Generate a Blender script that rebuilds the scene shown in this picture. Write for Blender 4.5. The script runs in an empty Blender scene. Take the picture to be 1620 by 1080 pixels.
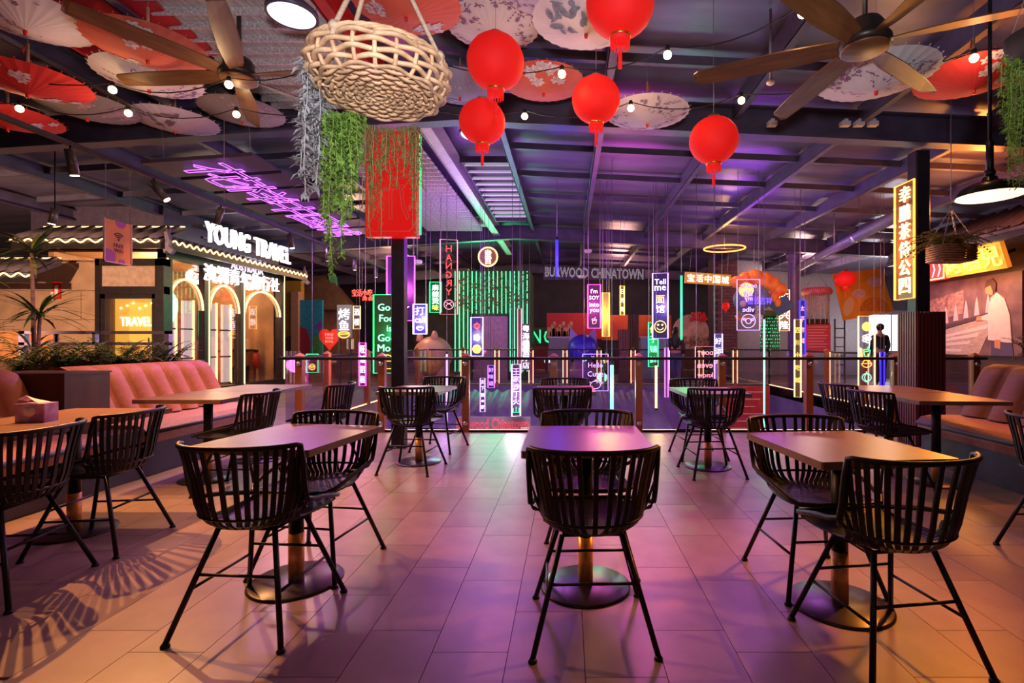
import bpy, math, random
from mathutils import Vector, Matrix
random.seed(7)
SC = bpy.context.scene
COL = SC.collection
PI = math.pi
# ------------------------------------------------------------------ camera, world, exposure
CAMX, CAMY, FPX, EYE = 898.0, 540.0, 800.0, 1.23      # principal point / focal length in pixels of the 1620x1080 frame, eye height
cd = bpy.data.cameras.new('camera'); cam = bpy.data.objects.new('camera', cd); COL.objects.link(cam)
cd.sensor_fit = 'HORIZONTAL'; cd.sensor_width = 36.0; cd.lens = 36.0 * FPX / 1620.0
cd.shift_x = (810.0 - CAMX) / 1620.0
cd.clip_start = 0.05; cd.clip_end = 200
cam.location = (0, 0, EYE); cam.rotation_euler = (PI / 2, 0, 0)
SC.camera = cam
W = bpy.data.worlds.new('world'); SC.world = W; W.use_nodes = True
W.node_tree.nodes['Background'].inputs[0].default_value = (0.20, 0.16, 0.30, 1)
W.node_tree.nodes['Background'].inputs[1].default_value = 0.06
vs = SC.view_settings
vs.view_transform = 'Standard'; vs.look = 'None'; vs.gamma = 1.0; vs.use_curve_mapping = False
vs.exposure = 0.45
SC.cycles.use_denoising = True
SC.cycles.max_bounces = 8; SC.cycles.transparent_max_bounces = 24; SC.cycles.sample_clamp_indirect = 4.0
SC.cycles.caustics_reflective = False; SC.cycles.caustics_refractive = False

def light(name, typ, loc, energy, col, size=0.1, target=None, angle=None, blend=0.4):
    d = bpy.data.lights.new(name, typ); d.energy = energy; d.color = col
    if typ == 'AREA': d.shape = 'DISK'; d.size = size
    else: d.shadow_soft_size = size
    if angle: d.spot_size = math.radians(angle); d.spot_blend = blend
    o = bpy.data.objects.new(name, d); COL.objects.link(o); o.location = loc
    if target is not None:
        o.rotation_euler = (Vector(target) - Vector(loc)).to_track_quat('-Z', 'Y').to_euler()
    return o
# added unseen fill lamps behind the viewer, and the photographer's bounced flash
light('hall_fill', 'AREA', (-1.6, -1.6, 3.3), 6, (1, .58, .32), .8, (-0.6, 3.0, 1.0))
light('hall_fill', 'AREA', (2.2, -1.6, 3.3), 3, (1, .40, .16), .8, (1.0, 3.0, 1.0))
light('flash', 'SPOT', (0.1, -0.3, 1.6), 215, (.94, .92, 1), .12, (0.1, 3.0, 3.72), 98, .55)
# added coloured fill lamps standing in for neon glow around the void
light('neon_fill', 'POINT', (-1.6, 9.2, 3.0), 62, (.50, .05, 1.0), .8)
light('neon_fill', 'SPOT', (-1.0, 7.4, 3.4), 160, (.70, .16, .86), .3, (-.9, 5.5, 0), 80, .8)
light('neon_fill', 'SPOT', (1.1, 7.4, 3.4), 150, (.95, .14, .66), .3, (.9, 5.3, 0), 80, .8)
light('neon_fill', 'SPOT', (2.8, 7.4, 3.4), 90, (.62, .16, .9), .3, (2.6, 5.3, 0), 80, .8)
light('neon_fill', 'POINT', (1.0, 8.8, 3.0), 50, (.90, .07, .70), .8)
light('neon_fill', 'POINT', (3.6, 10.2, 3.0), 62, (.42, .08, 1.0), .8)
light('neon_fill', 'POINT', (-.4, 11.4, -1.0), 110, (.10, .04, 1.0), .5)
light('neon_fill', 'POINT', (3.4, 11.4, -1.2), 30, (.6, .15, .9), .5)
light('neon_fill', 'POINT', (-2.6, 10.5, -1.6), 45, (.8, .2, .8), .5)
light('mall_fill', 'POINT', (-5.2, 15.5, 3.2), 110, (1, .55, .28), .4)
light('mall_fill', 'POINT', (1.8, 17.6, 3.3), 110, (1, .48, .38), .4)
light('mall_fill', 'POINT', (7.2, 15.2, 3.2), 110, (1, .62, .55), .4)
light('wall_fill', 'SPOT', (-7.7, 4.0, 2.3), 1050, (1, .60, .34), .05, (-9.4, 9.4, 1.5), 80, .6)  # added fill lamp that brightens the stone wall and throws palm shadows
light('mall_fill', 'POINT', (-5.4, 13.0, 2.9), 45, (1, .6, .35), .2)  # added fill lamp to brighten the dark mural side
light('wall_fill', 'SPOT', (-5.6, 4.0, 3.1), 120, (1, .58, .30), .1, (-5.6, 6.3, .9), 100, .6)  # added fill lamp for the dark ferns, no fixture there

# ------------------------------------------------------------------ helpers
def at(px, py, Y):
    return Vector(((px - CAMX) / FPX * Y, Y, EYE + (CAMY - py) / FPX * Y))

class MB:
    """collects shapes into one mesh"""
    def __init__(s): s.v = []; s.f = []; s.sm = []
    def add(s, vs, fs, smooth=False):
        o = len(s.v); s.v += [tuple(v) for v in vs]
        for f in fs: s.f.append(tuple(i + o for i in f)); s.sm.append(smooth)
        return s
    def box(s, c, d, rz=0, rx=0, ry=0):
        m = Matrix.Rotation(rz, 3, 'Z') @ Matrix.Rotation(ry, 3, 'Y') @ Matrix.Rotation(rx, 3, 'X')
        c = Vector(c); vs = [c + m @ Vector((x * d[0] / 2, y * d[1] / 2, z * d[2] / 2)) for x in (-1, 1) for y in (-1, 1) for z in (-1, 1)]
        return s.add(vs, [(0, 1, 3, 2), (4, 6, 7, 5), (0, 4, 5, 1), (2, 3, 7, 6), (0, 2, 6, 4), (1, 5, 7, 3)])
    def bb(s, x0, x1, y0, y1, z0, z1):
        return s.box(((x0 + x1) / 2, (y0 + y1) / 2, (z0 + z1) / 2), (abs(x1 - x0), abs(y1 - y0), abs(z1 - z0)))
    def rbox(s, c, d, b=.01, rz=0):
        """box with chamfered vertical edges"""
        x, y = d[0] / 2, d[1] / 2
        p = [(x, -y + b), (x, y - b), (x - b, y), (-x + b, y), (-x, y - b), (-x, -y + b), (-x + b, -y), (x - b, -y)]
        return s.prism([(q[0] * math.cos(rz) - q[1] * math.sin(rz) + c[0], q[0] * math.sin(rz) + q[1] * math.cos(rz) + c[1]) for q in p], c[2] - d[2] / 2, c[2] + d[2] / 2)
    def prism(s, pts, z0, z1):
        n = len(pts)
        return s.add([(p[0], p[1], z0) for p in pts] + [(p[0], p[1], z1) for p in pts],
                     [tuple(range(n))[::-1], tuple(range(n, 2 * n))] + [(i, (i + 1) % n, (i + 1) % n + n, i + n) for i in range(n)])
    def plate(s, pts, y0, y1):
        """outline in the XZ plane, given thickness along Y"""
        n = len(pts)
        return s.add([(p[0], y0, p[1]) for p in pts] + [(p[0], y1, p[1]) for p in pts],
                     [tuple(range(n)), tuple(range(n, 2 * n))[::-1]] + [(i, i + n, (i + 1) % n + n, (i + 1) % n) for i in range(n)])
    def tube(s, pts, r, n=6, closed=False, smooth=True, cap=True):
        P = [Vector(p) for p in pts]; m = len(P)
        R = r if isinstance(r, (list, tuple)) else [r] * m
        T = []
        for i in range(m):
            a = P[(i - 1) % m] if (closed or i > 0) else P[i]
            b = P[(i + 1) % m] if (closed or i < m - 1) else P[i]
            t = b - a; T.append(t.normalized() if t.length > 1e-9 else Vector((0, 0, 1)))
        u = T[0].orthogonal().normalized(); vs = []
        for i in range(m):
            u = u - T[i] * u.dot(T[i])
            u = u.normalized() if u.length > 1e-6 else T[i].orthogonal().normalized()
            w = T[i].cross(u)
            for k in range(n):
                a = 2 * PI * (k + .5) / n
                vs.append(P[i] + (u * math.cos(a) + w * math.sin(a)) * R[i])
        fs = []
        for i in range(m if closed else m - 1):
            j = (i + 1) % m
            for k in range(n):
                fs.append((i * n + k, i * n + (k + 1) % n, j * n + (k + 1) % n, j * n + k))
        if cap and not closed:
            fs.append(tuple(range(n))[::-1]); fs.append(tuple((m - 1) * n + k for k in range(n)))
        return s.add(vs, fs, smooth)
    def lathe(s, prof, n=24, c=(0, 0, 0), smooth=True, cap=True):
        vs = []; fs = []; m = len(prof)
        for r, z in prof:
            for k in range(n):
                a = 2 * PI * k / n; vs.append((c[0] + r * math.cos(a), c[1] + r * math.sin(a), c[2] + z))
        for i in range(m - 1):
            for k in range(n): fs.append((i * n + k, i * n + (k + 1) % n, (i + 1) * n + (k + 1) % n, (i + 1) * n + k))
        if cap and prof[0][0] > 1e-6: fs.append(tuple(range(n))[::-1])
        if cap and prof[-1][0] > 1e-6: fs.append(tuple((m - 1) * n + k for k in range(n)))
        return s.add(vs, fs, smooth)
    def ball(s, c, r, n=16, m=10, sc=(1, 1, 1)):
        vs = []; fs = []
        for i in range(m + 1):
            t = PI * i / m
            for k in range(n):
                a = 2 * PI * k / n
                vs.append((c[0] + r * sc[0] * math.sin(t) * math.cos(a), c[1] + r * sc[1] * math.sin(t) * math.sin(a), c[2] - r * sc[2] * math.cos(t)))
        for i in range(m):
            for k in range(n): fs.append((i * n + k, i * n + (k + 1) % n, (i + 1) * n + (k + 1) % n, (i + 1) * n + k))
        return s.add(vs, fs, True)
    def leaf(s, p, d, up, L, w, bend=.3):
        """a folded pointed leaf"""
        p = Vector(p); d = Vector(d).normalized(); sd = d.cross(Vector(up))
        sd = sd.normalized() if sd.length > 1e-5 else d.orthogonal().normalized()
        nn = sd.cross(d); q = p + d * L * .5 + nn * L * bend * .35; e = p + d * L - nn * L * bend * .15
        return s.add([p, q + sd * w, e, q - sd * w, q - nn * w * .3], [(0, 4, 1), (1, 4, 2), (2, 4, 3), (3, 4, 0)], True)
    def mesh(s, name='m'):
        me = bpy.data.meshes.new(name); me.from_pydata(s.v, [], s.f)
        me.polygons.foreach_set('use_smooth', s.sm); me.update(); return me

def obj(name, me, m=None, parent=None, loc=None, rot=None, label=None):
    if isinstance(me, MB): me = me.mesh(name)
    o = bpy.data.objects.new(name, me); COL.objects.link(o)
    if m is not None and not me.materials: me.materials.append(m)
    if parent: o.parent = parent
    if loc is not None: o.location = loc
    if rot is not None: o.rotation_euler = rot
    if label: o['label'] = label
    return o
def tag(o, label=None, cat=None, group=None, kind=None):
    if label: o['label'] = label
    if cat: o['category'] = cat
    if group: o['group'] = group
    if kind: o['kind'] = kind
    return o
def thing(name, label, cat, loc=(0, 0, 0), rz=0, group=None):
    o = bpy.data.objects.new(name, None); COL.objects.link(o); o.location = loc; o.rotation_euler = (0, 0, rz)
    o.empty_display_size = .1
    return tag(o, label, cat, group)
def struct(name, me, m): return tag(obj(name, me, m), kind='structure')
def copy_tree(o, parent=None):
    c = o.copy(); COL.objects.link(c); c.parent = parent
    for ch in o.children: copy_tree(ch, c)
    return c

# ------------------------------------------------------------------ materials
MT = {}
def mat(name, c=(.5, .5, .5), rough=.5, metal=0., var=0., scale=12., bump=0., bscale=60., emit=None, es=0., spec=.5, rnd=0., stretch=None, coat=0., c2=None, trans=0.):
    if name in MT: return MT[name]
    m = bpy.data.materials.new(name); m.use_nodes = True; nt = m.node_tree; b = nt.nodes['Principled BSDF']; L = nt.links.new
    b.inputs['Base Color'].default_value = (*c, 1); b.inputs['Roughness'].default_value = rough; b.inputs['Metallic'].default_value = metal
    b.inputs['Specular IOR Level'].default_value = spec
    if coat: b.inputs['Coat Weight'].default_value = coat; b.inputs['Coat Roughness'].default_value = .12
    if trans: b.inputs['Transmission Weight'].default_value = trans
    tc = nt.nodes.new('ShaderNodeTexCoord'); src = tc.outputs['Object']
    if stretch:
        mp = nt.nodes.new('ShaderNodeMapping'); mp.inputs['Scale'].default_value = stretch; L(src, mp.inputs[0]); src = mp.outputs[0]
    outc = None
    if var or c2:
        n = nt.nodes.new('ShaderNodeTexNoise'); n.inputs['Scale'].default_value = scale; n.inputs['Detail'].default_value = 5; L(src, n.inputs['Vector'])
        r = nt.nodes.new('ShaderNodeValToRGB'); r.color_ramp.elements[0].position = .32; r.color_ramp.elements[1].position = .68
        d = c2 if c2 else tuple(x * (1 - var) for x in c)
        r.color_ramp.elements[0].color = (*d, 1); r.color_ramp.elements[1].color = (*(c if c2 else tuple(min(1, x * (1 + var)) for x in c)), 1)
        L(n.outputs['Fac'], r.inputs[0]); outc = r.outputs[0]
    if rnd:
        oi = nt.nodes.new('ShaderNodeObjectInfo'); mr = nt.nodes.new('ShaderNodeMapRange')
        mr.inputs['To Min'].default_value = 1 - rnd; mr.inputs['To Max'].default_value = 1 + rnd; L(oi.outputs['Random'], mr.inputs['Value'])
        mx = nt.nodes.new('ShaderNodeMix'); mx.data_type = 'RGBA'; mx.blend_type = 'MULTIPLY'; mx.inputs['Factor'].default_value = 1
        if outc: L(outc, mx.inputs['A'])
        else: mx.inputs['A'].default_value = (*c, 1)
        L(mr.outputs[0], mx.inputs['B']); outc = mx.outputs['Result']
    if outc: L(outc, b.inputs['Base Color'])
    if bump:
        n2 = nt.nodes.new('ShaderNodeTexNoise'); n2.inputs['Scale'].default_value = bscale; n2.inputs['Detail'].default_value = 4; L(src, n2.inputs['Vector'])
        bp = nt.nodes.new('ShaderNodeBump'); bp.inputs['Strength'].default_value = bump; bp.inputs['Distance'].default_value = .01
        L(n2.outputs['Fac'], bp.inputs['Height']); L(bp.outputs[0], b.inputs['Normal'])
    if emit: b.inputs['Emission Color'].default_value = (*emit, 1); b.inputs['Emission Strength'].default_value = es
    MT[name] = m; return m
def glass(name, tint=(1, 1, 1), a=.12, rough=.02):
    """thin clear sheet: mostly see-through, mirrors a little"""
    if name in MT: return MT[name]
    m = bpy.data.materials.new(name); m.use_nodes = True; nt = m.node_tree; nt.nodes.clear(); L = nt.links.new
    o = nt.nodes.new('ShaderNodeOutputMaterial'); mx = nt.nodes.new('ShaderNodeMixShader'); t = nt.nodes.new('ShaderNodeBsdfTransparent'); g = nt.nodes.new('ShaderNodeBsdfGlossy')
    lw = nt.nodes.new('ShaderNodeLayerWeight'); lw.inputs[0].default_value = .25
    mr = nt.nodes.new('ShaderNodeMapRange'); mr.inputs['To Min'].default_value = a * .4; mr.inputs['To Max'].default_value = min(1, a * 4)
    t.inputs[0].default_value = (*tint, 1); g.inputs['Roughness'].default_value = rough
    L(lw.outputs['Facing'], mr.inputs[0]); L(mr.outputs[0], mx.inputs[0]); L(t.outputs[0], mx.inputs[1]); L(g.outputs[0], mx.inputs[2]); L(mx.outputs[0], o.inputs[0])
    MT[name] = m; return m
def neon(name, c, s=6.): return mat('neon_' + name, tuple(min(1, x) for x in c), .4, emit=c, es=s)

NEON = {'pink': ((1, .10, .62), 1.9), 'white': ((1, .88, .92), 1.5), 'green': ((.03, .85, .26), 1.3), 'blue': ((.035, .02, 1), 2.2), 'purple': ((.62, .13, 1), 1.8),
        'orange': ((1, .40, .05), 1.9), 'yellow': ((1, .66, .10), 1.6), 'red': ((1, .05, .04), 1.6), 'warm': ((1, .62, .26), 1.9), 'mint': ((.28, 1, .60), 1.3),
        'lilac': ((.66, .36, 1), 1.5), 'rose': ((1, .34, .42), 1.3)}
def N(k): return neon(k, *NEON[k])
black = mat('black_metal', (.012, .011, .014), .42, .3, var=.3, scale=30)
satin = mat('black_rattan', (.009, .007, .008), .40, 0, spec=.3, var=.35, scale=40, bump=.1, bscale=120)
steel = mat('brushed_steel', (.55, .55, .56), .3, 1, var=.1)
wire = mat('hanging_wire', (.32, .30, .36), .5, .6, var=.1)
_TX = {}
def text_mesh(s, size=1., ex=.004, outline=0., spacing=1., lines=.9):
    """lettering as a mesh standing in XZ, facing -Y, centred"""
    k = (s, round(size, 4), ex, outline, spacing)
    if k in _TX: return _TX[k].copy()
    c = bpy.data.curves.new('lettering', 'FONT'); c.body = s; c.size = size; c.align_x = 'CENTER'; c.align_y = 'CENTER'
    c.space_character = spacing; c.space_line = lines; c.resolution_u = 2
    if outline: c.fill_mode = 'NONE'; c.bevel_depth = outline; c.bevel_resolution = 0
    else: c.extrude = ex
    o = bpy.data.objects.new('lettering', c); COL.objects.link(o)
    me = bpy.data.meshes.new_from_object(o.evaluated_get(bpy.context.evaluated_depsgraph_get()))
    bpy.data.objects.remove(o); bpy.data.curves.remove(c)
    me.materials.clear()
    me.transform(Matrix(((1, 0, 0, 0), (0, 0, -1, 0), (0, 1, 0, 0), (0, 0, 0, 1))))
    vs = me.vertices
    if len(vs):
        xs = [v.co.x for v in vs]; zs = [v.co.z for v in vs]
        me.transform(Matrix.Translation((-(min(xs) + max(xs)) / 2, 0, -(min(zs) + max(zs)) / 2)))
    _TX[k] = me; return me.copy()
def text(parent, s, m, w=None, h=None, loc=(0, 0, 0), rot=(0, 0, 0), ex=.004, outline=0., mirror=False, name='lettering', spacing=1., fit=False):
    """fit lettering into a width and/or height"""
    me = text_mesh(s, 1., ex if not outline else 0, outline, spacing)
    vs = me.vertices
    sx = max(v.co.x for v in vs) - min(v.co.x for v in vs); sz = max(v.co.z for v in vs) - min(v.co.z for v in vs)
    kx = w / sx if w else None; kz = h / sz if h else None
    if kx is None: kx = kz
    if kz is None: kz = kx
    if fit: kx = kz = min(kx, kz)
    me.transform(Matrix.Diagonal(((-kx if mirror else kx), 1 if not outline else min(kx, kz), kz, 1)))
    return obj(name, me, m, parent, loc, rot)
def roof_z(x): return 4.20 - (.062 * (-1.3 - x) if x < -1.3 else .048 * (x + 1.3))
# ------------------------------------------------------------------ setting: floor, void, roof, walls
VX0, VX1, VY0, VY1 = -3.9, 5.67, 6.96, 14.2
grout = mat('grout', (.30, .22, .18), .8, var=.15)
tile_m = mat('stone_tile', (.33, .235, .195), .36, var=.12, scale=5, bump=.04, bscale=40, rnd=.13)
farfloor = mat('far_floor', (.26, .20, .17), .42, var=.2, scale=3)
fb = MB()
fb.bb(-12.5, 11.5, -4, VY0, -.25, -.008); fb.bb(-12.5, VX0, VY0, 22, -.25, -.008); fb.bb(VX1, 11.5, VY0, 22, -.25, -.008); fb.bb(VX0, VX1, VY1, 22, -.25, -.008)
floor = struct('floor', fb, grout)
TW, TL = .301, .602
tm = MB().rbox((0, 0, -.008), (TW - .003, TL - .003, .016), .002).mesh('tile'); tm.materials.append(tile_m)
for i in range(-13, 13):
    x = .065 + TW * (i + .5); off = (.0, .301, .15, .45)[i % 4]; k = 0
    while True:
        y = .95 + off + TL * k; k += 1
        if y > VY0 - TL / 2: break
        if abs(x) / max(.3, y) > 1.35: continue
        obj('tile', tm, None, floor, (x, y, 0))
    if y - TL / 2 < VY0 - .02:
        h = VY0 - (y - TL / 2); obj('tile', MB().rbox((0, 0, -.008), (TW - .004, h - .004, .016), .002), tile_m, floor, (x, VY0 - h / 2, 0))
# the rest of the floor is too far or too hidden to tell its tiles apart
mb = MB()
def tile_field(x0, x1, y0, y1):
    r = 0; x = x0
    while x < x1 - .05:
        y = y0 - (r % 2) * .45
        while y < y1:
            a, b = max(y, y0), min(y + .9, y1)
            if b - a > .05: mb.bb(x + .004, min(x + .6, x1) - .004, a + .004, b - .004, -.016, 0)
            y += .9
        x += .6; r += 1
tile_field(-9.6, -3.86, 6.4, 16); tile_field(-6.8, -3.86, 3.2, 6.4); tile_field(3.98, 7.6, 3.2, 6.96); tile_field(VX1, 11, 6.96, 18); tile_field(VX0, VX1, VY1, 21)
tag(obj('tile', mb, farfloor, floor), kind='stuff')
# void: lower storey seen through the glass
pl = mat('fascia_paint', (.20, .17, .24), .5, var=.2, scale=2)
vb = MB()
vb.bb(VX0 - .12, VX0, VY0, VY1, -3.6, -.02); vb.bb(VX1, VX1 + .12, VY0, VY1, -3.6, -.02); vb.bb(VX0, VX1, VY1, VY1 + .12, -3.6, -.02); vb.bb(VX0, VX1, VY0 - .12, VY0, -3.6, -.26)
struct('wall_void', vb, pl)
struct('floor_lower', MB().bb(VX0, VX1, VY0, VY1, -3.75, -3.6), mat('lower_floor', (.3, .27, .3), .4, var=.2, scale=2))
# roof
foil = mat('roof_foil', (.17, .14, .24), .36, .35, var=.25, scale=1.4, bump=.55, bscale=3.2, stretch=(.6, 2.2, 1))
rb = MB(); XS = [-12.5, -9, -6, -3.6, -1.3, 1, 3.5, 6, 9, 11.5]; YS = [-4 + .65 * i for i in range(41)]
vs_, fs_ = [], []
for j, y in enumerate(YS):
    for x in XS: vs_.append((x, y, roof_z(x) + .035 * (j % 2)))
n = len(XS)
for j in range(len(YS) - 1):
    for i in range(n - 1): fs_.append((j * n + i, j * n + i + 1, (j + 1) * n + i + 1, (j + 1) * n + i))
rb.add(vs_, fs_, True)
ceil = struct('ceiling', rb, foil)
navy = mat('navy_steel', (.085, .07, .13), .42, .1, var=.25, scale=4)
redp = mat('red_paint', (.62, .02, .015), .45, var=.15)
paleb = mat('pale_steel', (.62, .58, .60), .45, .1, var=.1)
def ibeam(xs, y, d, w, name='beam', m=navy):
    """lateral frame beam following the roof pitch"""
    b = MB()
    for a, c in zip(xs[:-1], xs[1:]):
        za, zc = roof_z(a) - .06, roof_z(c) - .06
        for (z0, z1, hw) in ((-.02, 0, w / 2), (-d + .02, -.02, .012), (-d, -d + .022, w / 2)):
            vv = [(x, y + s * hw, zz + z) for x, zz in ((a, za), (c, zc)) for s in (-1, 1) for z in (z0, z1)]
            b.add(vv, [(0, 1, 3, 2), (4, 6, 7, 5), (0, 4, 5, 1), (2, 3, 7, 6), (0, 2, 6, 4), (1, 5, 7, 3)])
    return obj(name, b, m, ceil)
for y in (-.8, 5.95, 12.7, 19): ibeam(XS, y, .34, .17)
def purlin(x, y0, y1, d=.20, w=.09, m=navy, name='purlin'):
    z = roof_z(x) - .03; b = MB()
    b.bb(-.006 - w * .4, .006 - w * .4, y0, y1, -d, 0); b.bb(-w / 2, w / 2, y0, y1, -d, -d + .012); b.bb(-w / 2, w / 2, y0, y1, -.012, 0)
    return obj(name, b, m, ceil, (x, 0, z))
for x in (-9.2, -7.6, -6.1, -4.7, -.86, .42, 1.95, 3.4, 4.9, 6.5, 8.2):
    for y0, y1 in ((-.7, 5.86), (6.04, 12.6), (12.8, 18.9)): purlin(x, y0, y1)
purlin(-3.5, -.7, 5.86); purlin(-3.5, 6.04, 18.9)
purlin(-1.96, -.7, 5.86, .22, .11, redp); purlin(-1.78, 6.04, 15.5, .26, .17, paleb)
for j, y in enumerate((1.0, 2.4, 3.8, 5.0, 7.4, 8.6, 9.9, 11.3, 14.2, 15.7, 17.3)):
    b = MB()
    for x0, x1 in ((-9, -3.55), (-.9, 4.9), (4.9, 8.2)):
        za, zc = roof_z(x0) - .04, roof_z(x1) - .04
        b.add([(x, y + s, z + q) for x, z in ((x0, za), (x1, zc)) for s in (-.028, .028) for q in (-.09, 0)], [(0, 1, 3, 2), (4, 6, 7, 5), (0, 4, 5, 1), (2, 3, 7, 6), (0, 2, 6, 4), (1, 5, 7, 3)])
    obj('batten', b, navy, ceil)
# perforated metal deck along the ridge, slat by slat
deckm = mat('perforated_deck', (.80, .75, .75), .42, .3, var=.4, scale=60, stretch=(1, .06, 1), bump=.3, bscale=90)
dmesh = MB().box((0, 0, 0), (1.34, .17, .018), rx=.10).box((0, .075, -.03), (1.34, .02, .06)); dmesh = dmesh.mesh('slat'); dmesh.materials.append(deckm)
deck = thing('roof_deck', 'ribbed perforated metal deck under the ridge, between the red purlin and the dark umbrellas', 'roof deck', (-2.72, 0, roof_z(-2.7) - .16))
for k in range(20): obj('slat', dmesh, None, deck, (0, 2.2 + k * .185, 0))
deck2 = thing('roof_deck', 'grey corrugated metal deck beyond the first roof beam, above the purple neon calligraphy', 'roof deck', (-2.72, 0, roof_z(-2.7) - .16))
for k in range(30): obj('slat', dmesh, None, deck2, (0, 6.3 + k * .2, 0))
sky = thing('skylight', 'slatted white roof skylight beside the pale lit beam', 'skylight', (-1.28, 0, roof_z(-1.28) - .14))
whitem = mat('white_slat', (.75, .72, .78), .5, var=.1, emit=(.8, .75, .9), es=.25)
smesh = MB().box((0, 0, 0), (.74, .15, .02), rx=.5).mesh('slat'); smesh.materials.append(whitem)
for k in range(11): obj('slat', smesh, None, sky, (0, 8.1 + k * .33, 0))
obj('frame', MB().bb(-.4, -.36, 7.9, 11.7, -.05, .05).bb(.36, .4, 7.9, 11.7, -.05, .05).bb(-.4, .4, 7.86, 7.9, -.05, .05).bb(-.4, .4, 11.7, 11.74, -.05, .05), navy, sky)
drape = tag(obj('ceiling_drape', MB().bb(-.5, .5, -1.7, 1.7, -.01, .01).bb(-.53, -.5, -1.7, 1.7, -.05, .03), mat('red_drape', (.50, .02, .02), .6, var=.3, scale=3), None, (-3.78, 3.05, roof_z(-3.8) - .17), (0, math.radians(-6), 0)), 'dark red ceiling banner between the roof deck and the white blossom umbrella', 'banner')
# walls
darkw = mat('dark_wall', (.035, .03, .05), .6, var=.3, scale=2)
struct('wall_back', MB().bb(-12.5, 11.5, 22, 22.15, -.2, 4.3), darkw)
struct('wall_left', MB().bb(-12.65, -12.5, -4, 22, -.2, 4.3), darkw)
struct('wall_right', MB().bb(11.5, 11.65, -4, 22, -.2, 4.3), darkw)
# steel posts that carry the frame beam
col1 = struct('column_left', MB().rbox((0, 0, 1.72), (.15, .15, 3.44 + .2), .012).bb(-.11, .11, -.11, .11, 0, .02), mat('column_steel', (.03, .025, .04), .4, .2, var=.2)); col1.location = (-1.97, 5.92, 0)
colr = struct('column_right', MB().rbox((0, 0, 1.75), (.17, .17, 3.5), .012), MT['column_steel']); colr.location = (4.22, 6.08, 0)
clad = thing('column_cladding', 'maroon ribbed timber cladding around the steel post beside the orange neon sign', 'cladding', (4.25, 6.08, 0))
maroon = mat('maroon_timber', (.17, .04, .045), .42, var=.25, scale=8, stretch=(1, 1, .1))
obj('core', MB().bb(-.155, .155, -.155, .155, .0, 1.56), mat('maroon_core', (.07, .015, .02), .6), clad)
bm_ = MB().bb(-.013, .013, -.012, .012, 0, 1.58).mesh('batten'); bm_.materials.append(maroon)
for k in range(8):
    q = -.15 + k * .3 / 7
    obj('batten', bm_, None, clad, (q, -.165, 0)); obj('batten', bm_, None, clad, (-.165, q, 0), (0, 0, PI / 2))

# ------------------------------------------------------------------ balustrades
timber = mat('rail_timber', (.36, .11, .035), .45, var=.2, scale=6, stretch=(1, 1, .12))
dkrail = mat('handrail_black', (.02, .015, .018), .35, .3)
gl = glass('rail_glass', (.93, .90, .96), .10)
led = N('warm')
def pmesh(h):
    w = .046
    return MB().bb(-w, w, -w, w, 0, h - .05).add([(-w - .012, -w - .012, h - .05), (w + .012, -w - .012, h - .05), (w + .012, w + .012, h - .05), (-w - .012, w + .012, h - .05), (0, 0, h)], [(0, 1, 4), (1, 2, 4), (2, 3, 4), (3, 0, 4), (3, 2, 1, 0)]).mesh('post')
PM = pmesh(1.08); PM.materials.append(timber)
knob = MB().lathe([(0, -.03), (.028, -.026), (.032, 0), (.028, .02), (0, .024)], 12).mesh('glass_clamp'); knob.transform(Matrix.Rotation(PI / 2, 4, 'X')); knob.materials.append(steel)
ledm = MB().bb(-.010, .010, -.006, .006, .06, 1.0).mesh('light_strip'); ledm.materials.append(led)
def balustrade(label, p0, p1, ts, strips, ledbase=True):
    p0, p1 = Vector(p0), Vector(p1); L = (p1 - p0).length; a = math.atan2(p1.y - p0.y, p1.x - p0.x)
    t = thing('balustrade', label, 'railing', p0, a)
    ends = [0.] + list(ts) + [L]
    for s in ts:
        p = obj('post', PM, None, t, (s, 0, 0))
        obj('glass_clamp', knob, None, p, (0, -.06, .93)); obj('glass_clamp', knob, None, p, (0, -.06, .12))
        if strips:
            for q in strips: obj('light_strip', ledm, None, p, (q * .058, -.04, 0))
    obj('handrail', MB().tube([(0, -.06, 1.0), (L, -.06, 1.0)], .022, 8), dkrail, t)
    for a0, a1 in zip(ends[:-1], ends[1:]):
        if a1 - a0 > .2: obj('glass_pane', MB().bb(a0 + .05, a1 - .05, -.006, .006, .05, .98), gl, t)
    if ledbase: obj('base_light', MB().bb(0, L, -.012, .012, .012, .028), led, t)
    obj('base_channel', MB().bb(0, L, -.035, .035, 0, .012).bb(0, L, -.035, -.028, .0, .03), dkrail, t)
    return t
balustrade('long glass balustrade with black handrail between the tables and the neon void', (VX0, 6.9, 0), (VX1, 6.9, 0), [.25, 1.37, 2.515, 3.71, 4.87, 6.0, 7.185, 8.37, 9.45], None)
balustrade('glass balustrade with glowing posts across the far side of the void', (VX0, VY1 + .06, 0), (VX1, VY1 + .06, 0), [.957 * k for k in range(1, 10)], (-1, 1))
balustrade('glass balustrade along the void side beside the travel shop', (VX0, VY1, 0), (VX0, VY0, 0), [1.1, 2.55, 4.36, 6.0], (-1,))
balustrade('glass balustrade along the void side in front of the bakery poster', (VX1, VY0, 0), (VX1, VY1, 0), [1.3, 2.7, 4.1, 5.6], (-1,))
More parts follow.
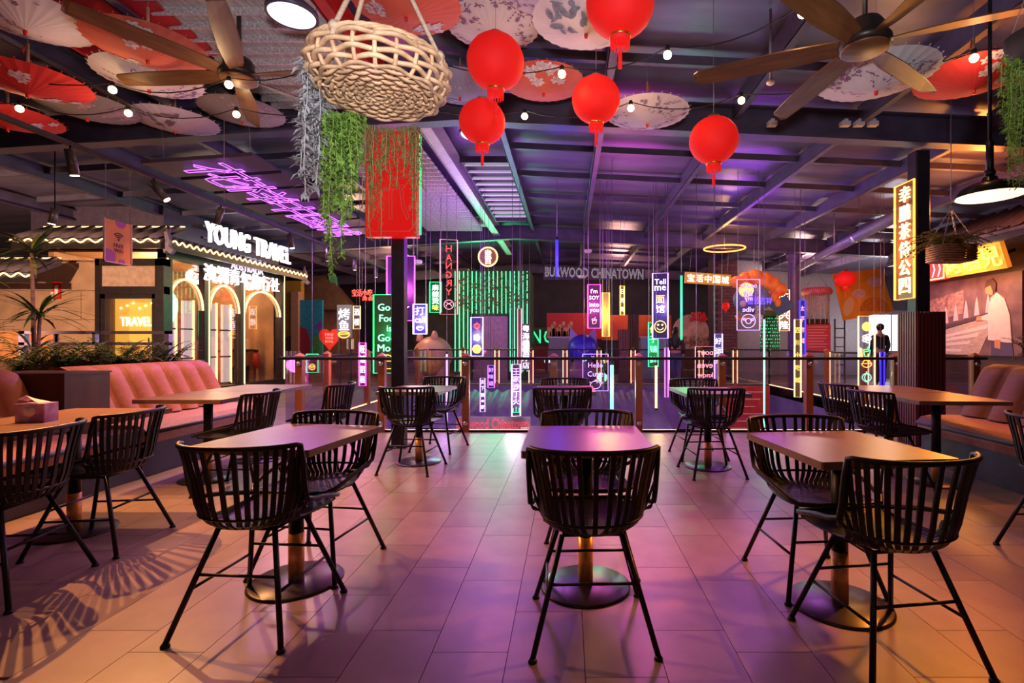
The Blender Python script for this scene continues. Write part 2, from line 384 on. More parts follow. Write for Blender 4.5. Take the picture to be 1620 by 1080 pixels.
# ------------------------------------------------------------------ chairs
def sst(t): t = max(0., min(1., t)); return t * t * (3 - 2 * t)
def sgnpow(v, p): return math.copysign(abs(v) ** p, v)
def ch_rim(u):
    a = u * math.radians(86); k = sst((abs(u) - .80) / .20)
    return Vector(((.276 - .018 * k) * sgnpow(math.sin(a), .80), -.275 + .20 * (1 - math.cos(a)), .805 - .24 * k))
def ch_ctrl(u):
    a = u * math.radians(86); s = sgnpow(math.sin(a), .82); c = 1 - math.cos(a); R = ch_rim(u)
    return [R, Vector((.248 * s, -.250 + .195 * c, .50 + (R.z - .50) * .55)), Vector((.212 * s, -.220 + .17 * c, .508 + .01 * u * u)),
            Vector((.195 * u, -.150 + .11 * c, .447 + .025 * u ** 4)), Vector((.208 * u, .05 + .03 * u * u, .438 + .022 * u ** 4)), Vector((.205 * u, .20, .452 + .01 * u ** 4)), Vector((.21 * u, .272 - .05 * u ** 4, .470))]
def crom(P, t):
    n = len(P) - 1; x = t * n; i = min(int(x), n - 1); f = x - i
    a, b, c, d = P[max(i - 1, 0)], P[i], P[i + 1], P[min(i + 2, n)]
    return .5 * ((2 * b) + (c - a) * f + (2 * a - 5 * b + 4 * c - d) * f * f + (3 * b - a - 3 * c + d) * f ** 3)
def S(u, v): return crom(ch_ctrl(u), v)
NS = 21
def slat_mesh(u, K=18):
    vs, fs = [], []
    for i in range(K + 1):
        v = i / K; p = S(u, v); du = (S(min(1, u + .03), v) - S(max(-1, u - .03), v)).normalized()
        dv = (S(u, min(1, v + .02)) - S(u, max(0, v - .02))).normalized(); nn = du.cross(dv).normalized()
        w = .0098
        vs += [p - du * w - nn * .004, p + du * w - nn * .004, p + du * w + nn * .004, p - du * w + nn * .004]
    for i in range(K):
        for k in range(4): fs.append((i * 4 + k, i * 4 + (k + 1) % 4, i * 4 + 4 + (k + 1) % 4, i * 4 + 4 + k))
    fs += [(3, 2, 1, 0), tuple(K * 4 + k for k in range(4))]
    return MB().add(vs, fs, False).mesh('slat')
def make_chair():
    t = thing('rattan_chair', 'chair', 'chair')
    for k in range(NS):
        u = -1 + 2 * (k + .0) / (NS - 1); u = math.copysign(abs(u) ** .94, u) if u else 0
        obj('slat', slat_mesh(u * .985), satin, t)
    path = [ch_rim(-1 + i / 16) for i in range(33)]
    arm = [Vector((.254, -.03, .545)), Vector((.248, .06, .528)), Vector((.240, .14, .508)), Vector((.228, .215, .487)), Vector((.20, .258, .474)), Vector((.12, .272, .470))]
    mir = [Vector((-p.x, p.y, p.z)) for p in arm]
    obj('rim', MB().tube(path + arm + mir[::-1], .0115, 6, closed=True), satin, t)
    obj('hoop', MB().tube([S(-1 + i / 10, .335) + Vector((0, -.004, 0)) for i in range(21)], .007, 5), satin, t)
    obj('hoop', MB().tube([S(-1 + i / 10, .60) + Vector((0, 0, -.008)) for i in range(21)], .008, 5), satin, t)
    obj('seat_frame', MB().tube([(-.12, -.10, .432), (.12, -.10, .432), (.12, .11, .432), (-.12, .11, .432)], .008, 6, closed=True), black, t)
    ft = {}
    for sx in (-1, 1):
        for sy in (-1, 1):
            a, b = Vector((sx * .125, sy * .105, .436)), Vector((sx * .243, sy * .243, .012)); ft[sx, sy] = (a, b)
            l = obj('leg', MB().tube([a, b], .0115, 8), black, t)
            obj('foot', MB().lathe([(0, 0), (.017, 0), (.018, .006), (.012, .016), (0, .018)], 10, (b.x, b.y, 0)), black, l)
    lp = lambda k, f: ft[k][0].lerp(ft[k][1], f)
    for k1, k2, f in (((-1, -1), (1, -1), .42), ((-1, 1), (1, 1), .42), ((-1, -1), (-1, 1), .55), ((1, -1), (1, 1), .55)):
        obj('stretcher', MB().tube([lp(k1, f), lp(k2, f)], .0065, 6), black, t)
    return t
chair0 = make_chair()
D = math.radians
CHAIRS = [  # x, y, turn (0 faces away from the viewer), label
    (.10, 2.19, 2, 'black rattan chair with its back to the viewer at the small table in the middle'),
    (.115, 2.84, 180, 'black rattan chair on the void side of the middle small table'),
    (-1.36, 2.26, -4, 'black rattan chair with its back to the viewer at the pink-lit table'),
    (-1.37, 2.80, 172, 'black rattan chair on the void side of the pink-lit table'),
    (1.265, 2.03, 8, 'black rattan chair with its back to the viewer at the orange-lit small table'),
    (1.255, 2.62, 184, 'black rattan chair on the void side of the orange-lit small table'),
    (-1.49, 4.86, -6, 'black rattan chair backed to the viewer beside the dark steel post'),
    (-1.47, 5.80, 168, 'black rattan chair by the glass rail, just behind the dark steel post table'),
    (-.055, 4.80, 3, 'black rattan chair backed to the viewer at the middle table by the rail'),
    (-.03, 5.55, 180, 'black rattan chair against the rail, facing the middle table'),
    (1.345, 4.74, 4, 'black rattan chair backed to the viewer at the green-lit table by the rail'),
    (1.40, 5.44, 184, 'black rattan chair against the rail, facing the green-lit table'),
    (-2.80, 2.50, 97, 'black rattan chair beside the tissue box table, cut by the picture edge'),
    (-2.83, 3.08, 97, 'black rattan chair facing the banquette, next to the fan-shaped floor shadow'),
    (-2.74, 4.24, 95, 'black rattan chair pushed up to the longer table under the travel shop'),
    (-2.42, 5.02, 92, 'black rattan chair standing loose near the balustrade corner, facing the banquette'),
    (2.76, 4.38, -84, 'black rattan chair facing the ribbed maroon column at the long orange table'),
    (2.86, 5.10, -82, 'black rattan chair at the rail end of the long orange table'),
    (2.84, 2.82, -90, 'black rattan chair facing the booth, cut by the picture edge'),
]
for i, (x, y, r, lb) in enumerate(CHAIRS):
    c = chair0 if i == 0 else copy_tree(chair0)
    c.location = (x, y, 0); c.rotation_euler = (0, 0, D(r)); c['label'] = lb; c['group'] = 'black rattan chairs'
# ------------------------------------------------------------------ tables
lam = mat('table_laminate', (.23, .128, .090), .31, var=.1, scale=9, stretch=(1, .2, 1))
edge = mat('table_edge', (.22, .13, .10), .45, var=.15)
copper = mat('copper_sleeve', (.88, .46, .17), .34, .45, var=.2, scale=10, stretch=(8, 8, .3))
basem = mat('base_plate', (.05, .042, .05), .30, .5, var=.15)
def table(x, y, rz, label, w=.60, l=.66, legs=1):
    t = thing('cafe_table', label, 'table', (x, y, 0), D(rz), 'cafe tables')
    top = obj('table_top', MB().rbox((0, 0, .7485), (w, l, .003), .006), lam, t)
    obj('edge_band', MB().rbox((0, 0, .732), (w, l, .030), .006), edge, top)
    obj('pole', MB().lathe([(.036, .25), (.036, .70), (0, .70)], 20).bb(-.14, .14, -.14, .14, .700, .716), black, t)
    obj('copper_sleeve', MB().lathe([(.0375, .012), (.0375, .252)], 20), copper, t)
    obj('base_plate', MB().lathe([(0, 0), (.225, 0), (.225, .006), (.215, .012), (0, .012)], 40), basem, t)
    return t
table(.09, 2.55, 1, 'small laminate cafe table in the middle reflecting purple and yellow neon')
table(-1.395, 2.60, -8, 'small laminate cafe table washed magenta, beside the banquette aisle')
table(1.275, 2.37, 6, 'small laminate cafe table glowing orange under the dome lamp side')
table(-1.52, 5.17, -2, 'cafe table by the glass rail beside the dark steel post', l=.72)
table(-.03, 5.16, 0, 'cafe table by the glass rail in line with the middle table', l=.72)
table(1.38, 4.98, 2, 'cafe table by the glass rail with a mint green sheen', l=.72)
table(-3.20, 3.28, 0, 'cafe table at the banquette with a tissue box on it', w=.70, l=.74)
table(-3.20, 2.53, 0, 'cafe table at the banquette cut by the picture edge', w=.70, l=.74)
table(-3.22, 4.53, 0, 'cafe table at the banquette, end next to the brick-coloured tufts', w=.74, l=.74)
table(-3.22, 5.28, 0, 'cafe table joined on the shop end of the banquette tables', w=.74, l=.74)
table(3.22, 4.42, -4, 'orange-lit cafe table in front of the booth bench', w=.72, l=.74)
table(3.29, 5.17, -4, 'orange-lit cafe table joined on at the ribbed maroon column', w=.72, l=.74)
# tissue box
t = thing('tissue_box', 'purple tissue box with a white tissue pulled out on the banquette table', 'tissue box', (-3.20, 3.05, .75), D(8))
obj('carton', MB().rbox((0, 0, .055), (.155, .105, .11), .004), mat('tissue_carton', (.34, .05, .38), .35, var=.5, scale=14, c2=(.62, .45, .75)), t)
obj('window_print', MB().lathe([(0, 0), (.032, 0), (.032, .001), (0, .001)], 20), mat('tissue_print', (.8, .7, .85), .4, var=.2), t, (0, -.053, .065), (PI / 2, 0, 0))
vs_, fs_ = [], []
for i in range(7):
    a = i / 6
    for j in range(5):
        b = j / 4; vs_.append((-.085 + .12 * a + .02 * b, -.03 + .05 * b + .012 * math.sin(a * 6 + b * 3), .112 + .055 * math.sin(PI * min(1, a * .9 + .1)) * (.6 + .4 * math.cos(b * 2.2)) * (1 - a * .5)))
for i in range(6):
    for j in range(4): fs_.append((i * 5 + j, i * 5 + j + 1, i * 5 + j + 6, i * 5 + j + 5))
obj('tissue', MB().add(vs_, fs_, True), mat('tissue_paper', (.85, .80, .76), .8, var=.05), t)
# ------------------------------------------------------------------ banquettes
velour = mat('velour_rust', (.43, .14, .070), .62, var=.12, scale=30, rnd=.06)
velseat = mat('velour_seat', (.44, .20, .16), .6, var=.12, scale=30)
navyv = mat('navy_vinyl', (.045, .035, .085), .42, var=.2, scale=12)
walnut = mat('walnut_panel', (.085, .035, .018), .5, var=.35, scale=7, stretch=(1, 1, .15))
def channel_mesh(w, z0=.49, z1=1.0):
    vs, fs = [], []; A, T = 9, 10
    for j in range(T + 1):
        t = j / T; e = max(0, (t - .82) / .18)
        z = z0 + (z1 - z0) * (t if e == 0 else .82 + .18 * math.sin(e * PI / 2)); bx = -.25 * t
        for i in range(A + 1):
            a = -1 + 2 * i / A
            vs.append((bx + .105 * math.sqrt(max(0, 1 - a * a * .985)) * math.cos(e * PI / 2 * .85) - .055 * e * e, a * w / 2, z))
    for j in range(T):
        for i in range(A): k = j * (A + 1) + i; fs.append((k, k + 1, k + A + 2, k + A + 1))
    o = len(vs); vs += [(-.12, -w / 2, z0), (-.12, w / 2, z0), (-.40, w / 2, z1 - .005), (-.40, -w / 2, z1 - .005)]
    fs += [(o + 1, o, o + 3, o + 2), (T * (A + 1), ) + tuple(T * (A + 1) + i for i in range(1, A + 1)) + (o + 2, o + 3)]
    fs += [tuple(j * (A + 1) for j in range(T + 1))[::-1] + (o, o + 3), tuple(j * (A + 1) + A for j in range(T + 1)) + (o + 2, o + 1)]
    return MB().add(vs, fs, True).mesh('channel')
def banquette(label, x, y0, y1, n, face, vm=None):
    """bench along Y; face = 0 looks to +X, PI looks to -X; local +X is the front"""
    L = y1 - y0; t = thing('banquette', label, 'banquette', (x, (y0 + y1) / 2, 0), face)
    me = channel_mesh(L / n); me.materials.append(vm or velour)
    for k in range(n): obj('channel', me, None, t, (-.47, -L / 2 + L / n * (k + .5), 0))
    prof = [(.00, .30), (.012, .36), (.01, .42), (-.03, .462), (-.12, .475), (-.50, .475), (-.50, .30)]
    obj('seat_cushion', MB().add([(p[0], s * L / 2, p[1]) for s in (-1, 1) for p in prof], [tuple(range(7))[::-1], tuple(range(7, 14))] + [(i, (i + 1) % 7, (i + 1) % 7 + 7, i + 7) for i in range(7)], False), velseat, t)
    obj('piping', MB().tube([(.008, -L / 2, .40), (.008, L / 2, .40)], .022, 8), navyv, t)
    obj('plinth', MB().bb(-.62, -.03, -L / 2, L / 2, 0, .31).bb(-.95, -.885, -L / 2, L / 2, 0, .93), navyv, t)
    return t
banquette('rust channel-tufted banquette with seven tall tufts under the fern planter', -3.80, 4.55, 6.28, 7, 0)
banquette('rust channel-tufted banquette beyond the walnut divider, cut by the picture edge', -3.80, 2.0, 4.12, 8, 0)
banquette('brown channel-tufted booth bench with purple plinth beside the ribbed column', 3.62, 1.6, 5.22, 11, PI, mat('velour_brown', (.19, .075, .03), .6, var=.12, scale=30, rnd=.06))
t = thing('divider', 'dark walnut divider block between the two rust banquettes', 'divider', (-4.45, 4.335, 0))
obj('panel', MB().bb(-.42, .34, -.205, .205, 0, .955), walnut, t)
obj('cap', MB().bb(-.43, .35, -.215, .215, .955, .97), mat('walnut_cap', (.09, .04, .025), .45, var=.2), t)
obj('kick', MB().bb(.34, .62, -.2, .2, 0, .44), navyv, t)
# ------------------------------------------------------------------ paper umbrellas hung handle-up
bamboo = mat('bamboo', (.68, .46, .28), .5, var=.15)
redlac = mat('red_lacquer', (.70, .03, .02), .4)
UMB = {'white': ((.80, .72, .74), (.30, .12, .26)), 'red': ((.72, .035, .03), (.85, .62, .66)), 'coral': ((.80, .16, .10), (.88, .70, .78)), 'grey': ((.30, .25, .25), (.50, .32, .38)),
       'lilac': ((.70, .60, .70), (.25, .16, .24)), 'ink': ((.78, .74, .82), (.22, .26, .38)), 'blue': ((.32, .33, .50), (.55, .55, .68))}
UR, UH, UN = .41, .115, 30
def cone(r, th, dz=0.): return Vector((r * math.cos(th), r * math.sin(th), UH * (r / UR) ** 1.15 + dz))
ub = MB(); vs_ = [(0, 0, 0)]; fs_ = []
for j in range(1, 6):
    for k in range(UN):
        for h in (0, 1):
            r = UR * j / 5; th = 2 * PI * (k + h * .5) / UN
            if h: r *= 1 - .018 * j / 5
            p = cone(r, th); p.z += (.002 * j / 5 if h else -.0003 * j); vs_.append(tuple(p))
M2 = UN * 2
for k in range(M2): fs_.append((0, 1 + k, 1 + (k + 1) % M2))
for j in range(4):
    for k in range(M2): a = 1 + j * M2; fs_.append((a + k, a + M2 + k, a + M2 + (k + 1) % M2, a + (k + 1) % M2))
ub.add(vs_, fs_, False)
for k in range(UN):
    th = 2 * PI * k / UN; p = cone(UR, th); q = cone(UR * 1.025, th); ub.tube([p + Vector((0, 0, .004)), q + Vector((0, 0, .006))], .004, 4)
UMESH = ub.mesh('canopy')
def print_mesh(kind, rng, scale=1.):
    b = MB()
    def patch(r, th, lx, ly, rot, dz=-.005, n=7):
        c = cone(r, th, dz); er = (cone(r + .02, th) - cone(r, th)).normalized(); et = Vector((-math.sin(th), math.cos(th), 0)); q = []
        for i in range(n):
            a = 2 * PI * i / n; x, y = lx * math.cos(a), ly * math.sin(a)
            u = x * math.cos(rot) - y * math.sin(rot); v = x * math.sin(rot) + y * math.cos(rot); q.append(c + er * u + et * v)
        b.add(q, [tuple(range(n))])
    def blossom(r, th, s):
        a0 = rng.random() * 6
        for i in range(5):
            a = a0 + 2 * PI * i / 5; rr = r + s * .62 * math.cos(a); tt = th + s * .62 * math.sin(a) / max(r, .1)
            if .04 < rr < UR * .95: patch(rr, tt, s * .55, s * .36, a + .6 * rng.random())
    def branch(r, th, n, d):
        for i in range(n):
            rr = r + .02 * i * math.cos(d); tt = th + .02 * i * math.sin(d) / max(.12, rr)
            if .05 < rr < UR * .95: patch(rr, tt, .018, .0055, d + rng.uniform(-.6, .6), -.005, 5)
            d += rng.uniform(-.35, .35)
            if rng.random() < .35 and .06 < rr < UR * .9: patch(rr + rng.uniform(-.02, .02), tt + rng.uniform(-.1, .1), .010, .006, rng.random() * 6, -.005, 5)
    if kind == 'blossom':
        for c in range(3):
            th = rng.random() * 6.28
            for i in range(6): blossom(rng.uniform(.16, .37), th + rng.uniform(-.35, .35), rng.uniform(.034, .052) * scale)
    elif kind == 'branch':
        for c in range(4):
            th = rng.random() * 6.28; branch(.37, th, 16, PI + rng.uniform(-1, 1)); branch(.3, th + .3, 10, 1.5)
            for i in range(7): blossom(rng.uniform(.2, .38), th + rng.uniform(-.5, .5), .019)
        for i in range(4): patch(.30 - .03 * i, 2.5, .012, .009, 0, -.005, 4)
    else:
        for c in range(16): patch(rng.uniform(.1, .33), .9 + rng.uniform(-.9, .9), rng.uniform(.02, .07), rng.uniform(.008, .03), rng.random() * 3, -.005 - .0003 * c, 9)
        branch(.36, 3.6, 14, 3.0)
    return b.mesh('print')
def umbrella(px, py, Y, sch, kind, label, rz=0., tx=0., ty=0.):
    c = at(px, py, Y); c.z -= .06
    t = thing('paper_umbrella', label, 'umbrella', c, 0, 'paper umbrellas under the roof'); t.rotation_euler = (tx, ty, rz)
    base, pr = UMB[sch]
    m = mat('paper_' + sch, base, .75, var=.07, scale=6); pm = mat('ink_' + sch, pr, .75, var=.35, scale=25)
    me = UMESH.copy(); me.materials.clear(); me.materials.append(m)
    obj('canopy', me, m, t)
    rg = random.Random(label); tag(obj('print', print_mesh(kind, rg), pm, t), kind='stuff')
    obj('tip', MB().lathe([(0, -.03), (.012, -.028), (.015, -.006), (.012, .01)], 8), redlac, t)
    h = obj('handle', MB().tube([(0, 0, .0), (0, 0, .42)], .011, 7), bamboo, t)
    obj('tassel', MB().tube([(.016, 0, .40), (.03, 0, .33)], [.004, .009], 5), redlac, h)
    z = roof_z(c.x) - c.z
    obj('cord', MB().tube([(0, 0, .42), (-math.sin(ty) * .0, 0, max(.45, z))], .002, 4), wire, t)
    return t
umbrella(40, 36, 3.75, 'white', 'branch', 'big white umbrella with dark blossom branches at the picture corner', .5)
umbrella(234, 84, 4.0, 'coral', 'blossom', 'coral red umbrella with white blossoms below the red ceiling banner', 2.2)
umbrella(236, 132, 4.55, 'white', 'branch', 'white branch-painted umbrella half hidden under the coral red one', 1.4)
umbrella(44, 138, 4.15, 'red', 'blossom', 'bright red blossom umbrella cut by the picture edge', 4.1)
umbrella(138, 178, 5.0, 'grey', 'blossom', 'charcoal grey umbrella with faint pink blossoms beside the red one', 1.0)
umbrella(12, 194, 4.9, 'red', 'blossom', 'red umbrella lowest at the picture edge above the track lights', 5.0)
umbrella(277, 199, 5.5, 'lilac', 'ink', 'plain pale lilac umbrella with a soft grey sweep below the fan', 3.6)
umbrella(384, 185, 5.45, 'grey', 'branch', 'dull grey umbrella beneath the fan next to the roof beam', .3)
umbrella(643, 16, 3.85, 'coral', 'blossom', 'red umbrella with lilac orchids right above the wicker basket', 4.9)
umbrella(780, 48, 4.35, 'white', 'branch', 'pink-white umbrella with dark calligraphy behind the big red lantern', 3.0)
umbrella(927, 42, 3.85, 'ink', 'ink', 'white umbrella painted with a blue-grey ink landscape', 2.9)
umbrella(860, 139, 5.05, 'coral', 'blossom', 'salmon umbrella with white magnolias between two red lanterns', 1.9)
umbrella(1024, 187, 5.0, 'lilac', 'branch', 'pale umbrella with a small dark bamboo sprig beside the middle lantern', 5.3)
umbrella(728, 146, 5.3, 'blue', 'ink', 'dusky blue umbrella peeking out behind the wicker basket', .8)
umbrella(1386, 132, 3.8, 'white', 'branch', 'white umbrella with brown plum branches under the large fan', 2.5)
umbrella(1540, 131, 4.05, 'red', 'blossom', 'scarlet umbrella with white flowers beside the trailing green plant', 3.3)
umbrella(868, -18, 3.75, 'lilac', 'branch', 'pale umbrella just entering at the upper picture edge', 1.1)

# ------------------------------------------------------------------ red lanterns
lanm = mat('lantern_silk', (.86, .008, .008), .7, emit=(1, .012, .008), es=.28, var=.12, scale=3, bump=.15, bscale=200)  # faint red self-glow added to lift the silk, no bulb inside
gold = mat('gold_trim', (.85, .50, .12), .3, .9)
lb = MB(); vs_, fs_ = [], []; NR, MR = 48, 20
for i in range(MR + 1):
    t_ = .10 * PI + (PI * .80) * i / MR
    for k in range(NR):
        a = 2 * PI * k / NR; r = math.sin(t_) * (1 - (.016 if k % 2 else 0)) * .5
        vs_.append((r * math.cos(a), r * math.sin(a), -math.cos(t_) * .5))
for i in range(MR):
    for k in range(NR): fs_.append((i * NR + k, i * NR + (k + 1) % NR, (i + 1) * NR + (k + 1) % NR, (i + 1) * NR + k))
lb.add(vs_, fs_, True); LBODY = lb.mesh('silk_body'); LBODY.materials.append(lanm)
def lantern(px, py, Y, d, label, sq=.95, cord=True):
    c = at(px, py, Y); t = thing('red_lantern', label, 'lantern', c, 0, 'round red lanterns')
    o = obj('silk_body', LBODY, None, t); o.scale = (d, d, d * sq)
    z = d * sq * .47
    obj('crown', MB().lathe([(0, z + .03 * d * 2.4), (.11 * d, z + .07 * d), (.155 * d, z), (.15 * d, z - .03 * d)], 20), gold, t)
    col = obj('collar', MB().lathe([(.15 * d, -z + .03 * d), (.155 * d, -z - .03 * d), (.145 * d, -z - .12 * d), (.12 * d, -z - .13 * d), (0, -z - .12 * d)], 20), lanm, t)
    obj('gold_band', MB().lathe([(.158 * d, -z - .02 * d), (.16 * d, -z - .045 * d), (.155 * d, -z - .06 * d)], 20), gold, col)
    fr = MB()
    for k in range(18):
        a = 2 * PI * k / 18; fr.tube([(.13 * d * math.cos(a), .13 * d * math.sin(a), -z - .11 * d), (.135 * d * math.cos(a), .135 * d * math.sin(a), -z - .20 * d)], .012 * d, 4)
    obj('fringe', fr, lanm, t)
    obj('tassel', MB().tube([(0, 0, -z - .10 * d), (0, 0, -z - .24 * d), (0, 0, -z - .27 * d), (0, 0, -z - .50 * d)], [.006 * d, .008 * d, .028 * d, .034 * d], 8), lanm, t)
    if cord: obj('cord', MB().tube([(0, 0, z), (0, 0, roof_z(c.x) - c.z)], .0018, 4), wire, t)
    return t
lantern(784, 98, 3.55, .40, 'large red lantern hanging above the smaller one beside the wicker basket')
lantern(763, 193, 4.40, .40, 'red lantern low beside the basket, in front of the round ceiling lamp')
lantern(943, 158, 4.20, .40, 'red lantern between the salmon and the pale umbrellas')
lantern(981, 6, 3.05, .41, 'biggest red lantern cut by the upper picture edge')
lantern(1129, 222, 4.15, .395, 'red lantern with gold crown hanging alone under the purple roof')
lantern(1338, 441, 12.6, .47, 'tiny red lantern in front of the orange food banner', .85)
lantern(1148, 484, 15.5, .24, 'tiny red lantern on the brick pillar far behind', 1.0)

# ------------------------------------------------------------------ fans
fanwood = mat('fan_timber', (.15, .062, .022), .42, var=.3, scale=10, stretch=(.3, 3, 1))
fandark = mat('fan_motor', (.05, .035, .03), .38, .5, var=.2)
def fan(px, py, Y, off, label, R=1.06, disc=True):
    c = at(px, py, Y); t = thing('ceiling_fan', label, 'ceiling fan', c)
    obj('motor', MB().lathe([(0, .17), (.05, .17), (.09, .15), (.115, .11), (.115, .05), (.15, .03), (.155, .0), (.12, -.02), (0, -.02)], 28), fandark, t)
    obj('cover_disc', MB().lathe([(0, -.035), (.13, -.035), (.142, -.027), (.135, -.018), (0, -.018)], 28), fanwood, t)
    obj('rod', MB().tube([(0, 0, .15), (0, 0, roof_z(c.x) - c.z)], .017, 10).lathe([(.06, roof_z(c.x) - c.z - .12), (.07, roof_z(c.x) - c.z - .02)], 14), fandark, t)
    b = MB(); pts = [(.13, .045), (.22, .06), (.45, .078), (.8, .072), (R - .03, .055), (R, .03)]
    vs, fs = [], []
    for x, w in pts:
        for y, z in ((-w, -.022), (w, .016), (w, .024), (-w, -.014)): vs.append((x, y, z + .012))
    for i in range(len(pts) - 1):
        for k in range(4): fs.append((i * 4 + k, i * 4 + 4 + k, i * 4 + 4 + (k + 1) % 4, i * 4 + (k + 1) % 4))
    fs += [(0, 1, 2, 3), tuple(len(vs) - 4 + k for k in (3, 2, 1, 0))]
    me = b.add(vs, fs).mesh('blade'); me.materials.append(fanwood)
    for k in range(6): obj('blade', me, None, t, (0, 0, 0), (0, 0, D(off + 60 * k)))
    return t
fan(1368, 72, 3.2, 36, 'big timber-bladed ceiling fan under the purple roof, above the plum umbrella')
fan(378, 122, 4.2, 176, 'dark timber ceiling fan in front of the perforated roof deck')

# ------------------------------------------------------------------ festoon strings
bulbm = mat('bulb_glow', (1, .8, .5), .3, emit=(1, .58, .20), es=14)
GLOBE = MB().ball((0, 0, -.055), .030, 12, 8).mesh('globe'); GLOBE.materials.append(bulbm)
SOCK = MB().lathe([(.014, -.03), (.018, -.02), (.018, .0), (.012, .012), (0, .014)], 10).mesh('socket'); SOCK.materials.append(black)
def festoon(label, pts, extra0, extra1):
    P = []
    for px, py in pts:
        Y = (3.30 - EYE) * FPX / (540 - py); P.append(at(px, py, Y) + Vector((0, 0, .055)))
    t = thing('festoon_string', label, 'string lights', P[0], 0, 'festoon bulb strings')
    Q = [Vector(extra0)] + P + [Vector(extra1)]
    path = []
    for a, b in zip(Q[:-1], Q[1:]):
        for i in range(6): f = i / 6; p = a.lerp(b, f); p.z -= .10 * 4 * f * (1 - f) * min(1, (b - a).length); path.append(p - P[0])
    path.append(Q[-1] - P[0])
    obj('wire', MB().tube(path, .005, 5), black, t)
    for p in P:
        b = obj('bulb', GLOBE, None, t, p - P[0]); obj('socket', SOCK, None, b)
        light('bulb_light', 'POINT', p - Vector((0, 0, .13)), 1.6, (1, .64, .32), .03)
    return t
festoon('festoon wire with three bulbs crossing in front of the salmon umbrella', [(889, 117), (1056, 87), (1270, 21)], (-1.2, 4.0, 3.5), (2.6, 2.4, 3.6))
festoon('festoon wire with four bulbs running past the pale umbrella towards the scarlet one', [(830, 184), (998, 171), (1173, 159), (1541, 92)], (-1.6, 4.7, 3.5), (4.4, 3.3, 3.6))
festoon('festoon wire with three bulbs below the grey umbrellas', [(31, 172), (203, 179), (374, 181)], (-5.6, 4.4, 3.5), (-1.9, 5.0, 3.6))
festoon('festoon wire with two bulbs between the white umbrella and the dark fan', [(178, 142), (362, 134)], (-5.0, 4.0, 3.5), (-1.9, 4.2, 3.6))

# ------------------------------------------------------------------ round high-bay ceiling lamps
def highbay(px, py, Y, r, label):
    c = at(px, py, Y); t = thing('ceiling_lamp', label, 'ceiling lamp', c)
    obj('housing', MB().lathe([(0, roof_z(c.x) - c.z), (.05, roof_z(c.x) - c.z), (.05, .12), (r * .7, .08), (r * 1.04, .03), (r * 1.04, -.01), (r * .96, -.01), (r * .9, .015)], 30, cap=False), navy, t)
    obj('lens', MB().lathe([(0, -.005), (r * .94, -.005), (r * .94, .012), (0, .012)], 30), mat('lamp_lens', (.9, .9, .92), .4, emit=(1, .97, .98), es=1.3), t)
highbay(462, 24, 3.75, .17, 'round white ceiling lamp between the roof deck and the basket rope')
highbay(757, 213, 6.6, .24, 'round white ceiling lamp behind the low red lantern')

# ------------------------------------------------------------------ wicker basket
wick = mat('wicker', (.80, .49, .28), .55, var=.32, scale=22, rnd=.14)
bc = Vector((-.705, 1.90, 2.15))
t = thing('wicker_basket', 'large round wicker basket hung on ropes, seen from below', 'basket', bc); t.scale = (.93, .93, .72)
NSP = 22
for i in range(1, 11):
    r = .022 * i; pts = []
    n = 66
    for k in range(n):
        a = 2 * PI * k / n; w = math.sin(a * NSP / 2 + (PI if i % 2 else 0)); ov = 1 + .10 * math.cos(2 * a) * (1 - i / 11)
        pts.append((r * ov * math.cos(a), r / ov * math.sin(a), .004 - .008 * w))
    obj('strand', MB().tube(pts, .0082, 6, closed=True), wick, t)
rows = [(.232, .008), (.245, .038), (.257, .070), (.265, .104), (.266, .140)]
for i, (r, z) in enumerate(rows):
    pts = []; n = 88
    for k in range(n):
        a = 2 * PI * k / n; w = math.sin(a * NSP / 2 + (PI if i % 2 else 0)); pts.append(((r + .011 * w) * math.cos(a), (r + .011 * w) * math.sin(a), z))
    obj('strand', MB().tube(pts, .0115 if i else .0095, 6, closed=True), wick, t)
for k in range(4):
    pts = []
    for j in range(70):
        a = 2 * PI * j / 70; pts.append(((.258 + .007 * math.cos(9 * a + k * PI / 2)) * math.cos(a), (.258 + .007 * math.cos(9 * a + k * PI / 2)) * math.sin(a), .168 + .009 * math.sin(9 * a + k * PI / 2)))
    obj('rim_strand', MB().tube(pts, .008, 6, closed=True), wick, t)
for k in range(NSP):
    a = 2 * PI * (k + .5) / NSP
    obj('spoke', MB().tube([(.03 * math.cos(a), .03 * math.sin(a), .006), (.22 * math.cos(a), .22 * math.sin(a), .006), (.245 * math.cos(a), .245 * math.sin(a), .03), (.265 * math.cos(a), .265 * math.sin(a), .09), (.258 * math.cos(a), .258 * math.sin(a), .165)], .0085, 5), wick, t)
ropem = mat('jute_rope', (.62, .44, .30), .8, var=.2, scale=60, bump=.4, bscale=150)
apex = Vector((.0, .0, .85))
for a in (2.6, 4.45, 6.05):
    p = Vector((.262 * math.cos(a), .262 * math.sin(a), .165)); q = p.copy(); q.z = .1; q *= 1.05
    obj('rope', MB().tube([q, p, p.lerp(apex, .5), apex], .0095, 7).lathe([(.016, -.02), (.022, 0), (.016, .02)], 8, tuple(p)), ropem, t)
obj('rope', MB().tube([apex, (0, 0, (roof_z(bc.x) - bc.z) / .72)], .008, 6), ropem, t)

